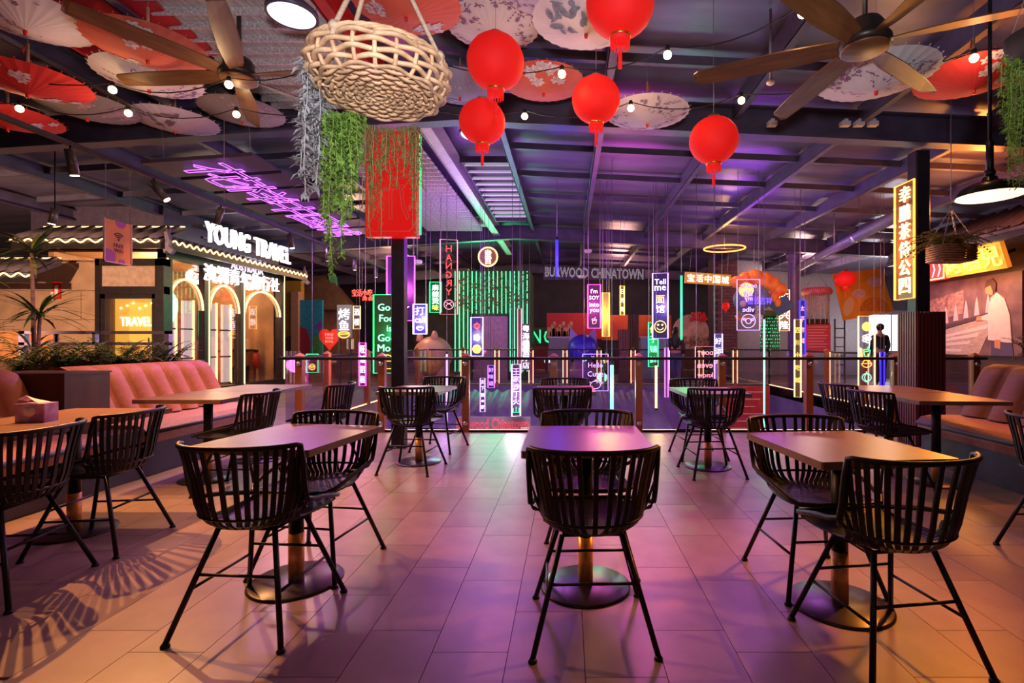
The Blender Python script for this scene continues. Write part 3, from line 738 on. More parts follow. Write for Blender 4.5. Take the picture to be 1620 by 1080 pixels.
# ------------------------------------------------------------------ trailing plants
def vine(P, rng, lm, L, w, step, spread, name='vine', par=None, droop=.5, stemr=.0018):
    b = MB(); b.tube(P, stemr, 4)
    tot = 0
    for a, c in zip(P[:-1], P[1:]):
        a, c = Vector(a), Vector(c); d = (c - a).length; n = max(1, int(d / step))
        for i in range(n):
            p = a.lerp(c, i / n); an = rng.random() * 6.283
            dv = Vector((math.cos(an) * spread, math.sin(an) * spread, -droop + rng.uniform(-.4, .5)))
            b.leaf(p, dv, (0, 0, 1), L * rng.uniform(.6, 1.15), w * rng.uniform(.7, 1.1))
    return obj(name, b, lm, par)
def trailing(label, base, strands, lm, L, w, step, spread, seed, droop=.5):
    """strands: (dx, dy, ztop, zbottom)"""
    rg = random.Random(seed); t = thing('trailing_plant', label, 'plant', base)
    for dx, dy, z0, z1 in strands:
        P = []; n = max(3, int((z0 - z1) / .05)); x, y = dx, dy
        for i in range(n + 1):
            P.append((x - base[0], y - base[1], z0 + (z1 - z0) * i / n - base[2])); x += rg.uniform(-.008, .008); y += rg.uniform(-.008, .008)
        vine(P, rg, lm, L, w, step, spread, 'vine', t, droop)
    return t
silver = mat('silver_leaf', (.50, .50, .52), .6, var=.15, scale=30)
green = mat('spring_leaf', (.24, .42, .07), .5, var=.35, scale=18)
dkgreen = mat('fine_leaf', (.17, .27, .07), .55, var=.3, scale=18, c2=(.30, .17, .07))
deep = mat('deep_leaf', (.07, .13, .03), .5, var=.4, scale=12)
olive = mat('olive_leaf', (.16, .17, .035), .5, var=.4, scale=12)
def zpx(py, Y): return EYE + (540 - py) / 800 * Y
def xpx(px, Y): return (px - CAMX) / 800 * Y
rg = random.Random(3)
st = []
for px, y1, Yd in ((478, 285, 1.80), (484, 240, 1.9), (488, 310, 1.78), (494, 260, 1.95), (499, 300, 1.85), (504, 230, 2.0), (482, 200, 2.0), (508, 290, 1.9)):
    st.append((xpx(px, Yd), Yd, zpx(88 + rg.random() * 20, Yd), zpx(y1, Yd))); st.append((xpx(px + rg.uniform(-4, 4), Yd), Yd + .05, zpx(100, Yd), zpx(y1 - rg.uniform(5, 60), Yd)))
trailing('silvery grey trailing plant spilling over the side of the wicker basket', (-.97, 1.88, 2.25), st, silver, .050, .0070, .0052, 1.0, 11, .35)
st = []
for px, y1, Yd in ((514, 340, 1.85), (520, 380, 1.9), (527, 434, 1.82), (531, 330, 2.0), (537, 300, 1.9), (522, 300, 2.05), (543, 280, 2.0), (552, 335, 1.85), (558, 300, 1.95), (548, 345, 2.0), (563, 270, 1.9), (569, 245, 2.0), (516, 270, 1.95), (534, 270, 1.85), (545, 290, 1.88), (525, 350, 1.95), (556, 260, 2.05)):
    st.append((xpx(px, Yd), Yd, zpx(170 + rg.random() * 10, Yd), zpx(y1, Yd))); st.append((xpx(px + rg.uniform(-4, 4), Yd), Yd + .04, zpx(172, Yd), zpx(y1 - rg.uniform(5, 70), Yd)))
trailing('bright green trailing plant hanging in thick tails under the wicker basket', (-.84, 1.92, 2.12), st, green, .028, .0068, .0036, .9, 12, .6)
st = []
for px, y1, Yd in ((578, 330, 1.95), (583, 380, 2.0), (588, 300, 1.9), (596, 375, 2.05), (604, 290, 1.95), (612, 270, 1.9), (618, 300, 2.0), (625, 260, 1.95), (632, 300, 2.05), (640, 280, 1.9), (648, 330, 2.0), (655, 375, 1.95), (661, 300, 2.0), (652, 270, 2.05), (610, 250, 2.05), (638, 250, 2.0), (590, 260, 2.0)):
    st.append((xpx(px, Yd), Yd, zpx(195 + rg.random() * 8, Yd), zpx(y1, Yd))); st.append((xpx(px + rg.uniform(-5, 5), Yd), Yd + .03, zpx(196, Yd), zpx(y1 - rg.uniform(5, 60), Yd)))
trailing('wispy olive trailing plant in front of the red signboard', (-.66, 1.97, 2.10), st, dkgreen, .026, .0026, .0034, .9, 13, .5)
st = []
for px, y1, Yd in ((1588, 150, 2.5), (1592, 210, 2.6), (1598, 260, 2.5), (1604, 285, 2.6), (1610, 300, 2.55), (1616, 260, 2.5), (1602, 200, 2.45), (1612, 220, 2.45), (1596, 180, 2.55), (1620, 290, 2.6), (1607, 240, 2.5), (1600, 300, 2.7), (1626, 280, 2.5), (1632, 260, 2.6)):
    st.append((xpx(px, Yd), Yd, zpx(85 + rg.random() * 20, Yd), zpx(y1, Yd)))
trailing('lush green trailing plant at the picture edge beside the dome lamp', (2.34, 2.55, 2.6), st, green, .036, .007, .0055, 1.0, 14, .5)
pb = thing('hanging_planter', 'dark planter holding the trailing plant beside the dome lamp', 'planter', (2.40, 2.55, 2.62))
obj('pot', MB().lathe([(0, 0), (.10, 0), (.14, .06), (.16, .16), (.15, .16), (.13, .06), (0, .04)], 20), mat('planter_dark', (.05, .04, .04), .6), pb)
for a in (0, 2.1, 4.2): obj('cord', MB().tube([(.15 * math.cos(a), .15 * math.sin(a), .15), (0, 0, .6)], .003, 4), wire, pb)
obj('cord', MB().tube([(0, 0, .6), (0, 0, roof_z(2.4) - 2.62)], .004, 4), wire, pb)

# ------------------------------------------------------------------ red signboard on the post
redb = mat('signboard_red', (.85, .010, .010), .42, var=.06, emit=(1, .006, .006), es=.30)  # slight red emission added to brighten the dim board
sb = thing('red_signboard', 'tall red signboard with white outlined characters behind the hanging plants', 'sign', (-1.97, 5.70, 2.40))
obj('board', MB().bb(-.29, .29, -.05, .05, 0, 1.19), redb, sb)
obj('border_line', MB().tube([(-.24, -.054, .06), (.20, -.054, .06), (.24, -.054, .10), (.24, -.054, 1.13), (-.24, -.054, 1.13)], .004, 5, closed=True), mat('sign_white', (.9, .60, .58), .5), sb)
text(sb, '爪', MT['sign_white'], h=.40, loc=(0, -.056, .38), outline=.009)
text(sb, '泡', MT['sign_white'], h=.40, loc=(0, -.056, .84), outline=.009)
obj('neon_edge', MB().tube([(.31, 0, .03), (.31, 0, 1.16)], .012, 6), N('green'), sb)
obj('bracket', MB().bb(-.05, .05, .05, .144, .3, .36).bb(-.05, .05, .05, .144, .9, .96), black, sb)

# ------------------------------------------------------------------ dome pendant
dc = at(1566, 310, 3.5)
t = thing('dome_pendant', 'black dome pendant lamp glowing warm below, beside the trailing plant', 'pendant lamp', dc)
obj('dome_shade', MB().lathe([(.205, -.005), (.20, .01), (.17, .055), (.11, .085), (.05, .10), (.04, .13), (0, .13)], 40, cap=False), mat('dome_black', (.02, .018, .016), .25, .4), t)
obj('liner', MB().lathe([(.195, -.003), (.16, .045), (.10, .075), (0, .085)], 40), mat('dome_liner', (.95, .85, .7), .5, emit=(1, .74, .42), es=1.6), t)
obj('stem', MB().tube([(0, 0, .12), (0, 0, .38)], .022, 10).tube([(0, 0, .38), (0, 0, roof_z(dc.x) - dc.z)], .012, 8).lathe([(.028, .14), (.034, .16), (.028, .18)], 12), black, t)
obj('lamp_bulb', MB().ball((0, 0, .03), .04, 12, 8), bulbm, t)
light('dome_light', 'SPOT', dc + Vector((0, 0, -.02)), 330, (1, .30, .02), .08, (1.40, 2.62, .75), 56, 1.0)
light('table_fill', 'SPOT', (3.2, 4.7, 3.1), 105, (1, .29, .012), .1, (3.2, 4.75, .75), 46, .6)  # added orange spot that brightens the long table, separate from the dome

# ------------------------------------------------------------------ ceiling track with spotlights
trx, trz = -3.6, 2.66
tk = thing('light_track', 'long thin black lighting track running towards the hall beside the banquette', 'light track', (trx, 6.5, trz))
obj('rail', MB().bb(-.018, .018, -4.6, 4.4, -.016, .016), black, tk)
for y in (-3.5, -1.2, 1.0, 3.2): obj('hanger', MB().tube([(0, y, .016), (0, y, roof_z(trx) - trz)], .003, 4), wire, tk)
spotglow = mat('spot_glow', (1, .9, .7), .3, emit=(1, .78, .48), es=14)
spotoff = mat('spot_dim', (1, .9, .8), .3, emit=(1, .8, .7), es=.8)
SP = [(3.66, .0, .06, True, 'above the wifi card'), (4.40, .04, .07, True, 'just past the wifi card'), (5.25, -.02, .01, False, 'before the shop letters'), (6.55, .01, .02, True, 'beside the shop letters'), (7.6, 0, 0, False, 'first beyond the shop letters'), (8.55, .0, 0, False, 'second beyond the shop letters'), (9.5, 0, 0, False, 'at the far track end')]
for i, (y, dx, dy, on, wh) in enumerate(SP):
    s = thing('track_spotlight', 'black cylinder spotlight on the track, %s, %s' % ('lit' if on else 'unlit', wh), 'spotlight', (trx, y, trz - .016), 0, 'track spotlights')
    a = Vector((0, 0, -.055)); d = Vector((dx * 3, dy * .6, -.16)).normalized()
    obj('arm', MB().tube([(0, 0, 0), (0, 0, -.06)], .007, 6), black, s)
    obj('barrel', MB().tube([a - d * .03, a + d * .15], .031, 14), mat('spot_barrel', (.10, .085, .09), .4, .4), s)
    obj('lens', MB().tube([a + d * .148, a + d * .156], .026, 14), spotglow if on else spotoff, s)
sp0 = light('track_light', 'SPOT', (trx + .03, 3.66, 2.42), 215, (1, .38, .10), .012, (-2.2, 2.6, 0), 100, .5)
light('track_light', 'SPOT', (trx + .05, 4.42, 2.42), 120, (1, .44, .16), .012, (-1.8, 3.6, 0), 90, .5)
light('track_light', 'SPOT', (trx + .02, 5.25, 2.42), 75, (1, .50, .30), .02, (-4.35, 5.3, .8), 90, .7)  # added to brighten the banquette, though this track head is unlit
light('track_light', 'SPOT', (trx + .05, 6.6, 2.42), 100, (1, .58, .30), .02, (-2.6, 6.0, 0), 100, .5)
sp_ = thing('track_spotlight', 'black cylinder spotlight hanging on its own above the shop eave lattice', 'spotlight', at(87, 345, 6.4))
obj('barrel', MB().tube([(0, 0, .12), (-.04, 0, -.07)], .04, 14), MT['spot_barrel'], sp_)
obj('lens', MB().tube([(-.04, 0, -.07), (-.042, 0, -.078)], .034, 14), spotglow, sp_)
obj('arm', MB().tube([(0, 0, .11), (0, 0, roof_z(at(87, 345, 6.4).x) - at(87, 345, 6.4).z)], .008, 6), black, sp_)

# ------------------------------------------------------------------ hanging wifi card
wf = thing('wifi_sign', 'small orange and purple FREE WIFI card hanging from the track', 'sign', (trx, 4.05, 1.86), PI / 2)
obj('card', MB().bb(-.118, .118, -.004, .004, 0, .33), mat('wifi_card', (.90, .36, .035), .5, var=.08, scale=8), wf)
obj('holder', MB().bb(-.126, -.118, -.006, .006, -.008, .338).bb(.118, .126, -.006, .006, -.008, .338).bb(-.126, .126, -.006, .006, -.008, 0), mat('clear_holder', (.7, .55, .6), .2), wf)
pur = mat('wifi_purple', (.50, .10, .45), .5); ink = mat('wifi_ink', (.16, .03, .06), .5)
b = MB()
b.plate([(.02 + .05 * math.cos(PI + PI * i / 10), .33 + .05 * math.sin(PI + PI * i / 10)) for i in range(11)], -.0055, -.004)
b.plate([(-.118, 0), (-.03, 0)] + [(-.085 + .06 * math.cos(PI / 2 * 1.0 * i / 8), .045 + .05 * math.sin(PI / 2 * i / 8)) for i in range(9)] + [(-.118, .095)], -.0055, -.004)
b.plate([(.0, .0), (.06, .0), (.05, .03), (.01, .03)], -.0055, -.004)
obj('purple_print', b, pur, wf)
for r in (.018, .034, .05):
    obj('wifi_arc', MB().tube([(r * math.cos(a), -.0055, .185 + r * math.sin(a)) for a in [PI * .22 + PI * .56 * i / 8 for i in range(9)]], .004, 5), ink, wf)
obj('wifi_dot', MB().ball((0, -.005, .182), .007, 8, 6), ink, wf)
text(wf, 'FREE', ink, h=.030, loc=(0, -.006, .135), ex=.001); text(wf, 'WiFi', ink, h=.030, loc=(0, -.006, .095), ex=.001)
for x in (-.11, .11):
    obj('cord', MB().tube([(x, 0, .33), (x, 0, .72), (x - .02, 0, .80)], .002, 4).tube([(x, 0, .72), (x + .02, 0, .80)], .002, 4), wire, wf)
# ------------------------------------------------------------------ purple neon calligraphy under the roof
ns = thing('neon_calligraphy', 'large lying purple neon characters on a dark panel under the roof', 'neon sign', (-4.12, 7.6, 3.20)); ns.rotation_euler = (0, D(-4), 0)
bm2 = MB().bb(-.62, .62, -.24, .24, .05, .09).mesh('backing_slat'); bm2.materials.append(mat('backing_dark', (.05, .03, .07), .45))
for k in range(7): obj('backing_slat', bm2, None, ns, (0, -1.74 + .58 * k, 0))
for k, ch in enumerate('花样中国城'):
    text(ns, ch, N('purple'), h=.62, w=.86, loc=(0, -1.5 + .75 * k, .02), rot=(PI / 2, 0, PI / 2), outline=.008)
for x, y in ((-.5, -1.8), (.5, -1.8), (-.5, 1.8), (.5, 1.8)): obj('cord', MB().tube([(x, y, .09), (x, y, roof_z(-4.12 + x) - 3.20 - .02)], .003, 4), wire, ns)
light('calligraphy_glow', 'AREA', (-4.1, 7.6, 3.1), 60, (.8, .25, 1), .8, (-4.1, 7.6, 0))
# ------------------------------------------------------------------ travel shop
SX, SY0, SY1, SZ = -7.42, 9.34, 13.2, 3.0
dkf = mat('shop_frame', (.030, .022, .026), .4, .3, var=.2)
shopwood = mat('shop_inside', (.42, .22, .11), .6, var=.25, scale=2)
ledw = N('warm')
shop = thing('travel_shop', 'travel agency shopfront with arched glowing windows and tiled eaves', 'shop', (SX, SY0, 0))
def sp(y): return y - SY0
colsY = [SY0, 10.43, 11.57, SY1]
for i, y in enumerate(colsY):
    p = obj('post', MB().bb(-.16, 0, sp(y) - (.0 if i == 0 else .09), sp(y) + (.16 if i == 0 else .09), 0, SZ), dkf, shop)
    obj('light_strip', MB().bb(.0, .012, sp(y) + .02, sp(y) + .05, .25, SZ - .05), ledw, p)
obj('sill', MB().bb(-.14, .01, 0, SY1 - SY0, 0, .27), dkf, shop); obj('header', MB().bb(-.16, .02, 0, SY1 - SY0, SZ - .22, SZ), dkf, shop)
shopglass = glass('shop_glass', (.97, .95, .93), .14)
for a, b in zip(colsY[:-1], colsY[1:]):
    obj('window_pane', MB().bb(-.07, -.06, sp(a) + .1, sp(b) - .1, .27, SZ - .22), shopglass, shop)
    c = sp((a + b) / 2); r = (b - a) / 2 - .10
    ar = [(-.03, c + r * math.cos(PI * i / 16), 1.86 + .58 * math.sin(PI * i / 16)) for i in range(17)]
    obj('window_arch', MB().tube(ar, .022, 6), ledw, shop)
inn = thing('shop_interior', 'warm lit back wall and floor of the travel agency behind its glass', 'interior', (SX, SY0, 0))
obj('back_panel', MB().bb(-2.5, -2.4, .32, SY1 - SY0 - .02, 0, SZ - .02).bb(-2.4, -.2, SY1 - SY0 - .1, SY1 - SY0 - .02, 0, SZ - .02).bb(-2.4, -.17, .32, SY1 - SY0 - .1, SZ - .06, SZ - .02), shopwood, inn)
light('shop_lamp', 'POINT', (SX - 1.1, 10.4, 2.5), 60, (1, .66, .34), .2); light('shop_lamp', 'POINT', (SX - 1.1, 12.2, 2.5), 50, (1, .66, .34), .2)
whiteshelf = mat('white_cabinet', (.78, .68, .70), .4, var=.04)
backlit = mat('backlit_panel', (.80, .70, .74), .4, emit=(1, .78, .80), es=.42)
for i, (yc, xo) in enumerate(((9.99, -.42), (10.46, -.42), (11.16, -.42), (11.64, -.42))):
    u = thing('display_cabinet', 'tall white display cabinet with glowing edge in the shop window, number %s from the door' % ('one', 'two', 'three', 'four')[i], 'cabinet', (SX + xo, yc, .27), 0, 'white window cabinets')
    for k in range(3): obj('panel', MB().bb(-.06, .0, -.13, .10, .03 + .60 * k, .60 * (k + 1)), backlit, u)
    obj('light_strip', MB().bb(-.02, .02, .115, .145, 0, 1.82), ledw, u)
    obj('shelf', MB().bb(-.08, .015, -.14, .11, .60, .63).bb(-.08, .015, -.14, .11, 1.20, 1.23).bb(-.08, .015, -.14, .11, 0, .03), dkf, u)
# things at the back of the shop seen through the third bay
mu = tag(obj('picture_panel', MB().bb(0, .03, 0, 1.5, 0, 1.3), mat('food_photo', (.50, .16, .06), .5, c2=(.10, .10, .03), scale=7), None, (SX - 2.38, 11.55, 1.0)), 'brown and green picture panel on the inner shop wall', 'picture')
dk = thing('shop_counter', 'orange timber counter with dark recess inside the travel shop', 'counter', (SX - .9, 12.5, 0))
obj('body', MB().bb(-.25, .25, -.62, .5, 0, .98), mat('counter_timber', (.48, .20, .06), .5, var=.2), dk); obj('top', MB().bb(-.28, .28, -.65, .53, .98, 1.03), dkf, dk); obj('recess', MB().bb(.25, .262, -.42, .3, .02, .62), dkf, dk)
ex = thing('fire_extinguisher', 'small red fire extinguisher beside the shop counter', 'extinguisher', (SX - .5, 12.86, .55))
obj('tank', MB().lathe([(0, 0), (.07, 0), (.07, .34), (.03, .40), (0, .40)], 14), mat('extinguisher_red', (.65, .05, .02), .35), ex); obj('valve', MB().bb(-.02, .02, -.06, .06, .40, .47), black, ex)
sg = thing('shop_scroll', 'dark red slanted cloth inside the travel shop by the counter', 'cloth', (SX - .55, 12.2, .62)); obj('cloth', MB().box((0, 0, .2), (.02, .2, .46), rx=-.3), mat('cloth_red', (.35, .02, .03), .7), sg)
# tiled eaves
slate = mat('slate_tile', (.12, .09, .12), .5, var=.3, scale=6, rnd=.2)
def eave(label, p0, p1, n, run=.55, rise=.36, wave=True, ridge=True, cat='eave'):
    """tiled skirt roof: local X along the eave, local -Y towards the street"""
    p0, p1 = Vector(p0), Vector(p1); L = (p1 - p0).length; a = math.atan2(p1.y - p0.y, p1.x - p0.x)
    t = thing('tiled_eave', label, cat, p0, a)
    obj('deck', MB().add([(0, -run, 0), (L, -run, 0), (L, 0, rise), (0, 0, rise), (0, -run, -.05), (L, -run, -.05), (L, 0, rise - .07), (0, 0, rise - .07)], [(0, 1, 2, 3), (7, 6, 5, 4), (0, 4, 5, 1), (3, 2, 6, 7), (0, 3, 7, 4), (1, 5, 6, 2)]), slate, t)
    w = L / n
    vs, fs = [], []
    for j, (y, z) in enumerate(((-run - .03, .0), (0, rise))):
        for k in range(7): g = PI * k / 6; vs.append((w * .30 * math.cos(g), y, z + .012 + w * .30 * math.sin(g)))
    for k in range(6): fs.append((k, k + 1, k + 8, k + 7))
    fs.append(tuple(range(7))[::-1]); fs.append(tuple(range(7, 14)))
    me = MB().add(vs, fs, True).mesh('roof_tile'); me.materials.append(slate)
    for k in range(n): obj('roof_tile', me, None, t, (w * (k + .5), 0, 0))
    if wave: obj('wave_light', MB().tube([(w * i / 8, -run - .045, -.035 + .032 * math.sin(2 * PI * i / 8)) for i in range(8 * n + 1)], .014, 5), ledw, t)
    if ridge: obj('ridge_light', MB().tube([(0, -.02, rise + .05), (L, -.02, rise + .05)], .013, 6), ledw, t)
    obj('fascia', MB().bb(0, L, -run - .02, -run + .05, -.16, -.06), dkf, t)
    return t
eave('tiled eave with wavy light trim over the travel shop door', (-9.6, SY0 - .05, 3.0), (SX + .40, SY0 - .05, 3.0), 10, rise=.28)
eave('long tiled eave with wavy light trim under the white shop letters', (SX - .02, SY0 - .40, 3.02), (SX - .02, SY1 + .35, 3.02), 26, run=.42, rise=.10, ridge=False)
eave('low tiled eave with wavy light trim behind the palm leaves', (-11.2, 9.0, 2.38), (-9.0, 9.0, 2.38), 9, run=.5, rise=.28)
tip = mat('eave_finial', (.26, .20, .27), .5, var=.2)
for nm, p, rz in (('grey upturned eave finial at the corner beside the wifi card', (SX + .45, SY0 - .5, 2.92), 0), ('grey fish-tail eave finial at the far end of the shop letters', (SX + .40, SY1 + .36, 2.92), 0)):
    f = thing('eave_finial', nm, 'finial', p, rz); f.scale = (.75, .75, .75)
    obj('scroll', MB().plate([(-.08, .30), (.0, .28), (.05, .10), (.02, -.02), (.14, -.14), (.06, -.22), (-.02, -.14), (-.08, -.20), (-.12, -.05), (-.05, .1)], -.05, .05), tip, f)
    obj('ridge', MB().tube([(-.05, .0, .2), (-.2, .25, .45)], .05, 8), tip, f)
fas = struct('wall_shop', MB().bb(SX - 2.6, SX - .12, SY0 + .1, SY1, SZ, 3.75), mat('fascia_dark', (.07, .05, .10), .5, var=.2))
sl = thing('shop_letters', 'white glowing YOUNG TRAVEL letters above the tiled eave', 'sign', (SX + .38, 11.30, 3.18), PI / 2)
wl = neon('letters', (1, .93, 1), 1.6)
text(sl, 'YOUNG', wl, w=1.35, h=.40, loc=(-.78, 0, .20), ex=.03); text(sl, 'TRAVEL', wl, w=1.45, h=.40, loc=(.80, 0, .20), ex=.03)
obj('rail', MB().bb(-1.5, 1.55, .03, .07, .05, .09).bb(-1.5, 1.55, .03, .25, .28, .32), dkf, sl)
s2 = thing('shop_letters', 'small pale AUSTRALIA letters hanging under the tiled eave', 'sign', (SX + .12, 11.55, 2.82), PI / 2)
text(s2, 'AUSTRALIA', neon('pale_letters', (.9, .7, .95), .7), w=1.15, h=.15, loc=(0, 0, .07), ex=.012)
obj('rod', MB().bb(-.6, .6, .0, .01, .14, .2), dkf, s2)
s3 = thing('shop_letters', 'seven white glowing Chinese characters across the travel shop glass', 'sign', (SX + .06, 11.55, 2.48), PI / 2)
for k, ch in enumerate('澳洲青年旅行社'): text(s3, ch, wl, w=.34, h=.34, loc=(-1.14 + .385 * k, 0, .17), ex=.02)
obj('rod', MB().bb(-1.3, 1.35, .02, .03, .15, .18), dkf, s3)
light('letter_glow', 'AREA', (SX + .5, 11.4, 3.2), 8, (.95, .9, 1), .8, (SX + 3, 11.0, 1))
# shop door side, facing the tables
dr = thing('shop_entrance', 'dark framed shop entrance showing a yellow lit interior', 'entrance', (-8.0, SY0, 0))
obj('frame', MB().bb(-.66, -.58, -.08, .08, 0, 2.75).bb(.44, .60, -.08, .08, 0, 2.75).bb(-.66, .60, -.08, .08, 2.62, 2.75).bb(-.66, .60, -.07, .07, 2.10, 2.24), dkf, dr)
obj('transom', MB().bb(-.58, .44, -.02, .02, 2.24, 2.62), mat('transom_panel', (.52, .36, .28), .25, var=.15), dr)
obj('door_leaf', MB().bb(-.58, -.50, -.05, .05, .02, 2.10).bb(.36, .44, -.05, .05, .02, 2.10).bb(-.58, .44, -.05, .05, 2.02, 2.10), dkf, dr)
obj('door_pane', MB().bb(-.50, .36, -.01, .01, .05, 2.02), shopglass, dr)
obj('handle', MB().tube([(.33, -.08, .9), (.33, -.08, 1.3)], .012, 6), steel, dr)
yw = thing('light_box', 'yellow light box wall with TRAVEL lettering behind the shop door', 'sign', (-8.43, SY0 + .55, 0))
obj('panel', MB().bb(-.42, .45, 0, .04, .1, 2.3), mat('yellow_lightbox', (.85, .50, .10), .5, var=.06, emit=(1, .52, .08), es=.75), yw)
text(yw, 'TRAVEL', wl, w=.62, h=.18, loc=(.0, -.01, 1.62), ex=.01)
for k, ch in enumerate('旅行社'): text(yw, ch, mat('orange_print', (.75, .20, .02), .5), h=.13, loc=(-.25 + .25 * k, -.006, 1.08), ex=.003)
for k in range(6): obj('downlight', MB().ball((-.3 + .12 * k, -.01, 1.88 + .05 * (k % 3)), .014, 8, 6), spotglow, yw)
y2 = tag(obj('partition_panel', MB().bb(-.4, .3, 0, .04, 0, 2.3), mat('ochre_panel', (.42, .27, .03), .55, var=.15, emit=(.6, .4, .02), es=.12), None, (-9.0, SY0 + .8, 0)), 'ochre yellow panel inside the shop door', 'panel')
# stone wall, tile by tile
stone = mat('travertine', (.46, .285, .19), .55, var=.16, scale=3.5, bump=.15, bscale=15, rnd=.06)
wst = struct('wall_stone', MB().bb(-12.4, -8.66, SY0 + .12, SY0 + .3, 0, 2.75), mat('stone_joint', (.22, .13, .09), .8))
for r in range(5):
    for c in range(5):
        x = -12.35 + c * .92 - (r % 2) * .4; x1 = min(x + .91, -8.68); x = max(x, -12.35)
        if x1 - x > .1: obj('tile', MB().bb(x, x1, SY0 + .09, SY0 + .14, .02 + .54 * r, .55 + .54 * r), stone, wst)
fs1 = thing('fire_sign', 'small red fire extinguisher sign on the stone wall', 'sign', at(90, 460, SY0 + .07))
obj('plate', MB().bb(-.07, .07, -.008, .008, -.15, .17), mat('firesign_red', (.62, .03, .02), .5), fs1); obj('pictogram', MB().bb(-.03, .03, -.014, -.008, -.08, .10), mat('firesign_white', (.9, .82, .78), .5), fs1)
obj('tab', MB().bb(-.10, -.05, -.016, -.009, -.18, -.02), MT['firesign_white'], fs1)
# low timber wall, ledge and purple frame behind the banquette
lw = thing('planter_wall', 'low timber planter wall with a metal frame behind the rust banquette', 'planter', (-6.3, 6.75, 0))
obj('base', MB().bb(-1.2, 1.35, -.15, .15, 0, .98), walnut, lw)
pf = mat('purple_frame', (.34, .26, .44), .4, .3)
fr = MB()
for x0, x1, z0, z1 in ((-1.0, 1.0, 1.33, 1.37), (-1.0, 1.0, 1.18, 1.22), (-1.0, -.92, .98, 1.37), (.94, 1.0, .98, 1.37), (-.02, .02, 1.2, 1.35)): fr.bb(x0, x1, -.03, .03, z0, z1)
obj('top_frame', fr, pf, lw)
tw = thing('partition', 'brown timber partition rail in front of the stone wall', 'partition', (-7.9, 7.2, 0)); obj('rails', MB().bb(-.9, .62, -.03, .03, 1.32, 1.38).bb(-.9, .62, -.02, .02, 1.0, 1.32).bb(-.9, .62, -.03, .03, .94, 1.0).bb(.55, .62, -.04, .04, 0, 1.38), mat('partition_timber', (.28, .11, .04), .5, var=.2), tw)
ld = tag(obj('ledge', MB().bb(-.8, .8, -.2, .2, .62, .66).bb(-.76, .76, -.16, .16, 0, .62), mat('pale_ledge', (.55, .42, .34), .5, var=.1), None, (-5.9, 5.3, 0)), 'pale stone ledge in the gap between the two banquettes', 'ledge')
# fern planters
def frond(b, p, an, L, rg, w=.010, lift=.8):
    d = Vector((math.cos(an), math.sin(an), lift)); pts = [Vector(p)]
    for i in range(7):
        pts.append(pts[-1] + d.normalized() * L / 7); d.z -= .28
    b.tube(pts, .002, 4)
    for i in range(1, 8):
        t_ = (pts[i] - pts[i - 1]).normalized(); s = t_.cross(Vector((0, 0, 1))); s = s.normalized() if s.length > .01 else Vector((1, 0, 0))
        for q in (-1, 1):
            for f in (0, .5):
                b.leaf(pts[i - 1].lerp(pts[i], f), s * q + t_ * .6, (0, 0, 1), L * .26 * (1.1 - i / 9), w)
def fern(label, loc, L, n, seed, m, lift=.8):
    rg = random.Random(seed); t = thing('fern', label, 'plant', loc, 0, 'ferns along the benches')
    for k in range(n):
        b = MB(); frond(b, (rg.uniform(-.08, .08), rg.uniform(-.1, .1), 0), rg.random() * 6.28, L * rg.uniform(.7, 1.2), rg, .012, lift * rg.uniform(.6, 1.3)); obj('frond', b, m, t)
    return t
pt = thing('planter_box', 'dark planter trough behind the rust tufts', 'planter', (-4.98, 5.4, 0)); obj('trough', MB().bb(-.2, .2, -.85, .95, 0, .93), navyv, pt)
obj('soil', MB().bb(-.18, .18, -.83, .93, .93, .945), mat('soil', (.05, .03, .02), .9), pt)
words_ = ('first', 'second', 'third', 'fourth', 'fifth', 'sixth')
for k in range(6): fern('dark green fern, %s from the walnut divider, above the rust tufts' % words_[k], (-4.98, 4.68 + .31 * k, .94), .42, 22, 40 + k, deep if k % 2 else olive, 1.7)
pt = thing('planter_box', 'dark planter trough behind the booth bench', 'planter', (4.82, 4.5, 0)); obj('trough', MB().bb(-.2, .2, -1.0, .7, 0, .93), navyv, pt)
obj('soil', MB().bb(-.18, .18, -.98, .68, .93, .945), MT['soil'], pt)
for k in range(4): fern('dark fern, %s from the balustrade, above the booth bench' % words_[k], (4.78, 5.0 - .34 * k, .94), .46, 20, 60 + k, deep, 1.8)
# palms
def palm(label, loc, heads, seed):
    rg = random.Random(seed); t = thing('potted_palm', label, 'plant', loc)
    obj('pot', MB().lathe([(0, 0), (.13, 0), (.18, .34), (.16, .34), (.14, .28), (0, .28)], 18), mat('clay_pot', (.20, .10, .07), .6), t)
    for hx, hy, hz, n, L in heads:
        st_ = obj('stalk', MB().tube([(0, 0, .28), (hx * .4, hy * .4, hz * .55), (hx, hy, hz)], [.028, .022, .016], 8), mat('palm_stalk', (.24, .13, .08), .8, var=.3, scale=20), t)
        for k in range(n):
            an = rg.random() * 6.28; el = rg.uniform(-.3, 1.3); d = Vector((math.cos(an), math.sin(an), el)).normalized(); p = Vector((hx, hy, hz + rg.uniform(-.06, .06)))
            vs, fs = [], []; s = d.cross(Vector((0, 0, 1))).normalized(); q = p.copy(); l = L * rg.uniform(.7, 1.1)
            for i in range(7):
                w = .017 * math.sin(PI * (.12 + .86 * i / 6)) ; vs += [q - s * w, q + Vector((0, 0, -.003)), q + s * w]; q = q + d * l / 6; d = (d + Vector((0, 0, -.14))).normalized()
            for i in range(6): fs += [(i * 3, i * 3 + 1, i * 3 + 4, i * 3 + 3), (i * 3 + 1, i * 3 + 2, i * 3 + 5, i * 3 + 4)]
            obj('leaf_blade', MB().add(vs, fs, True), olive if k % 2 else deep, t)
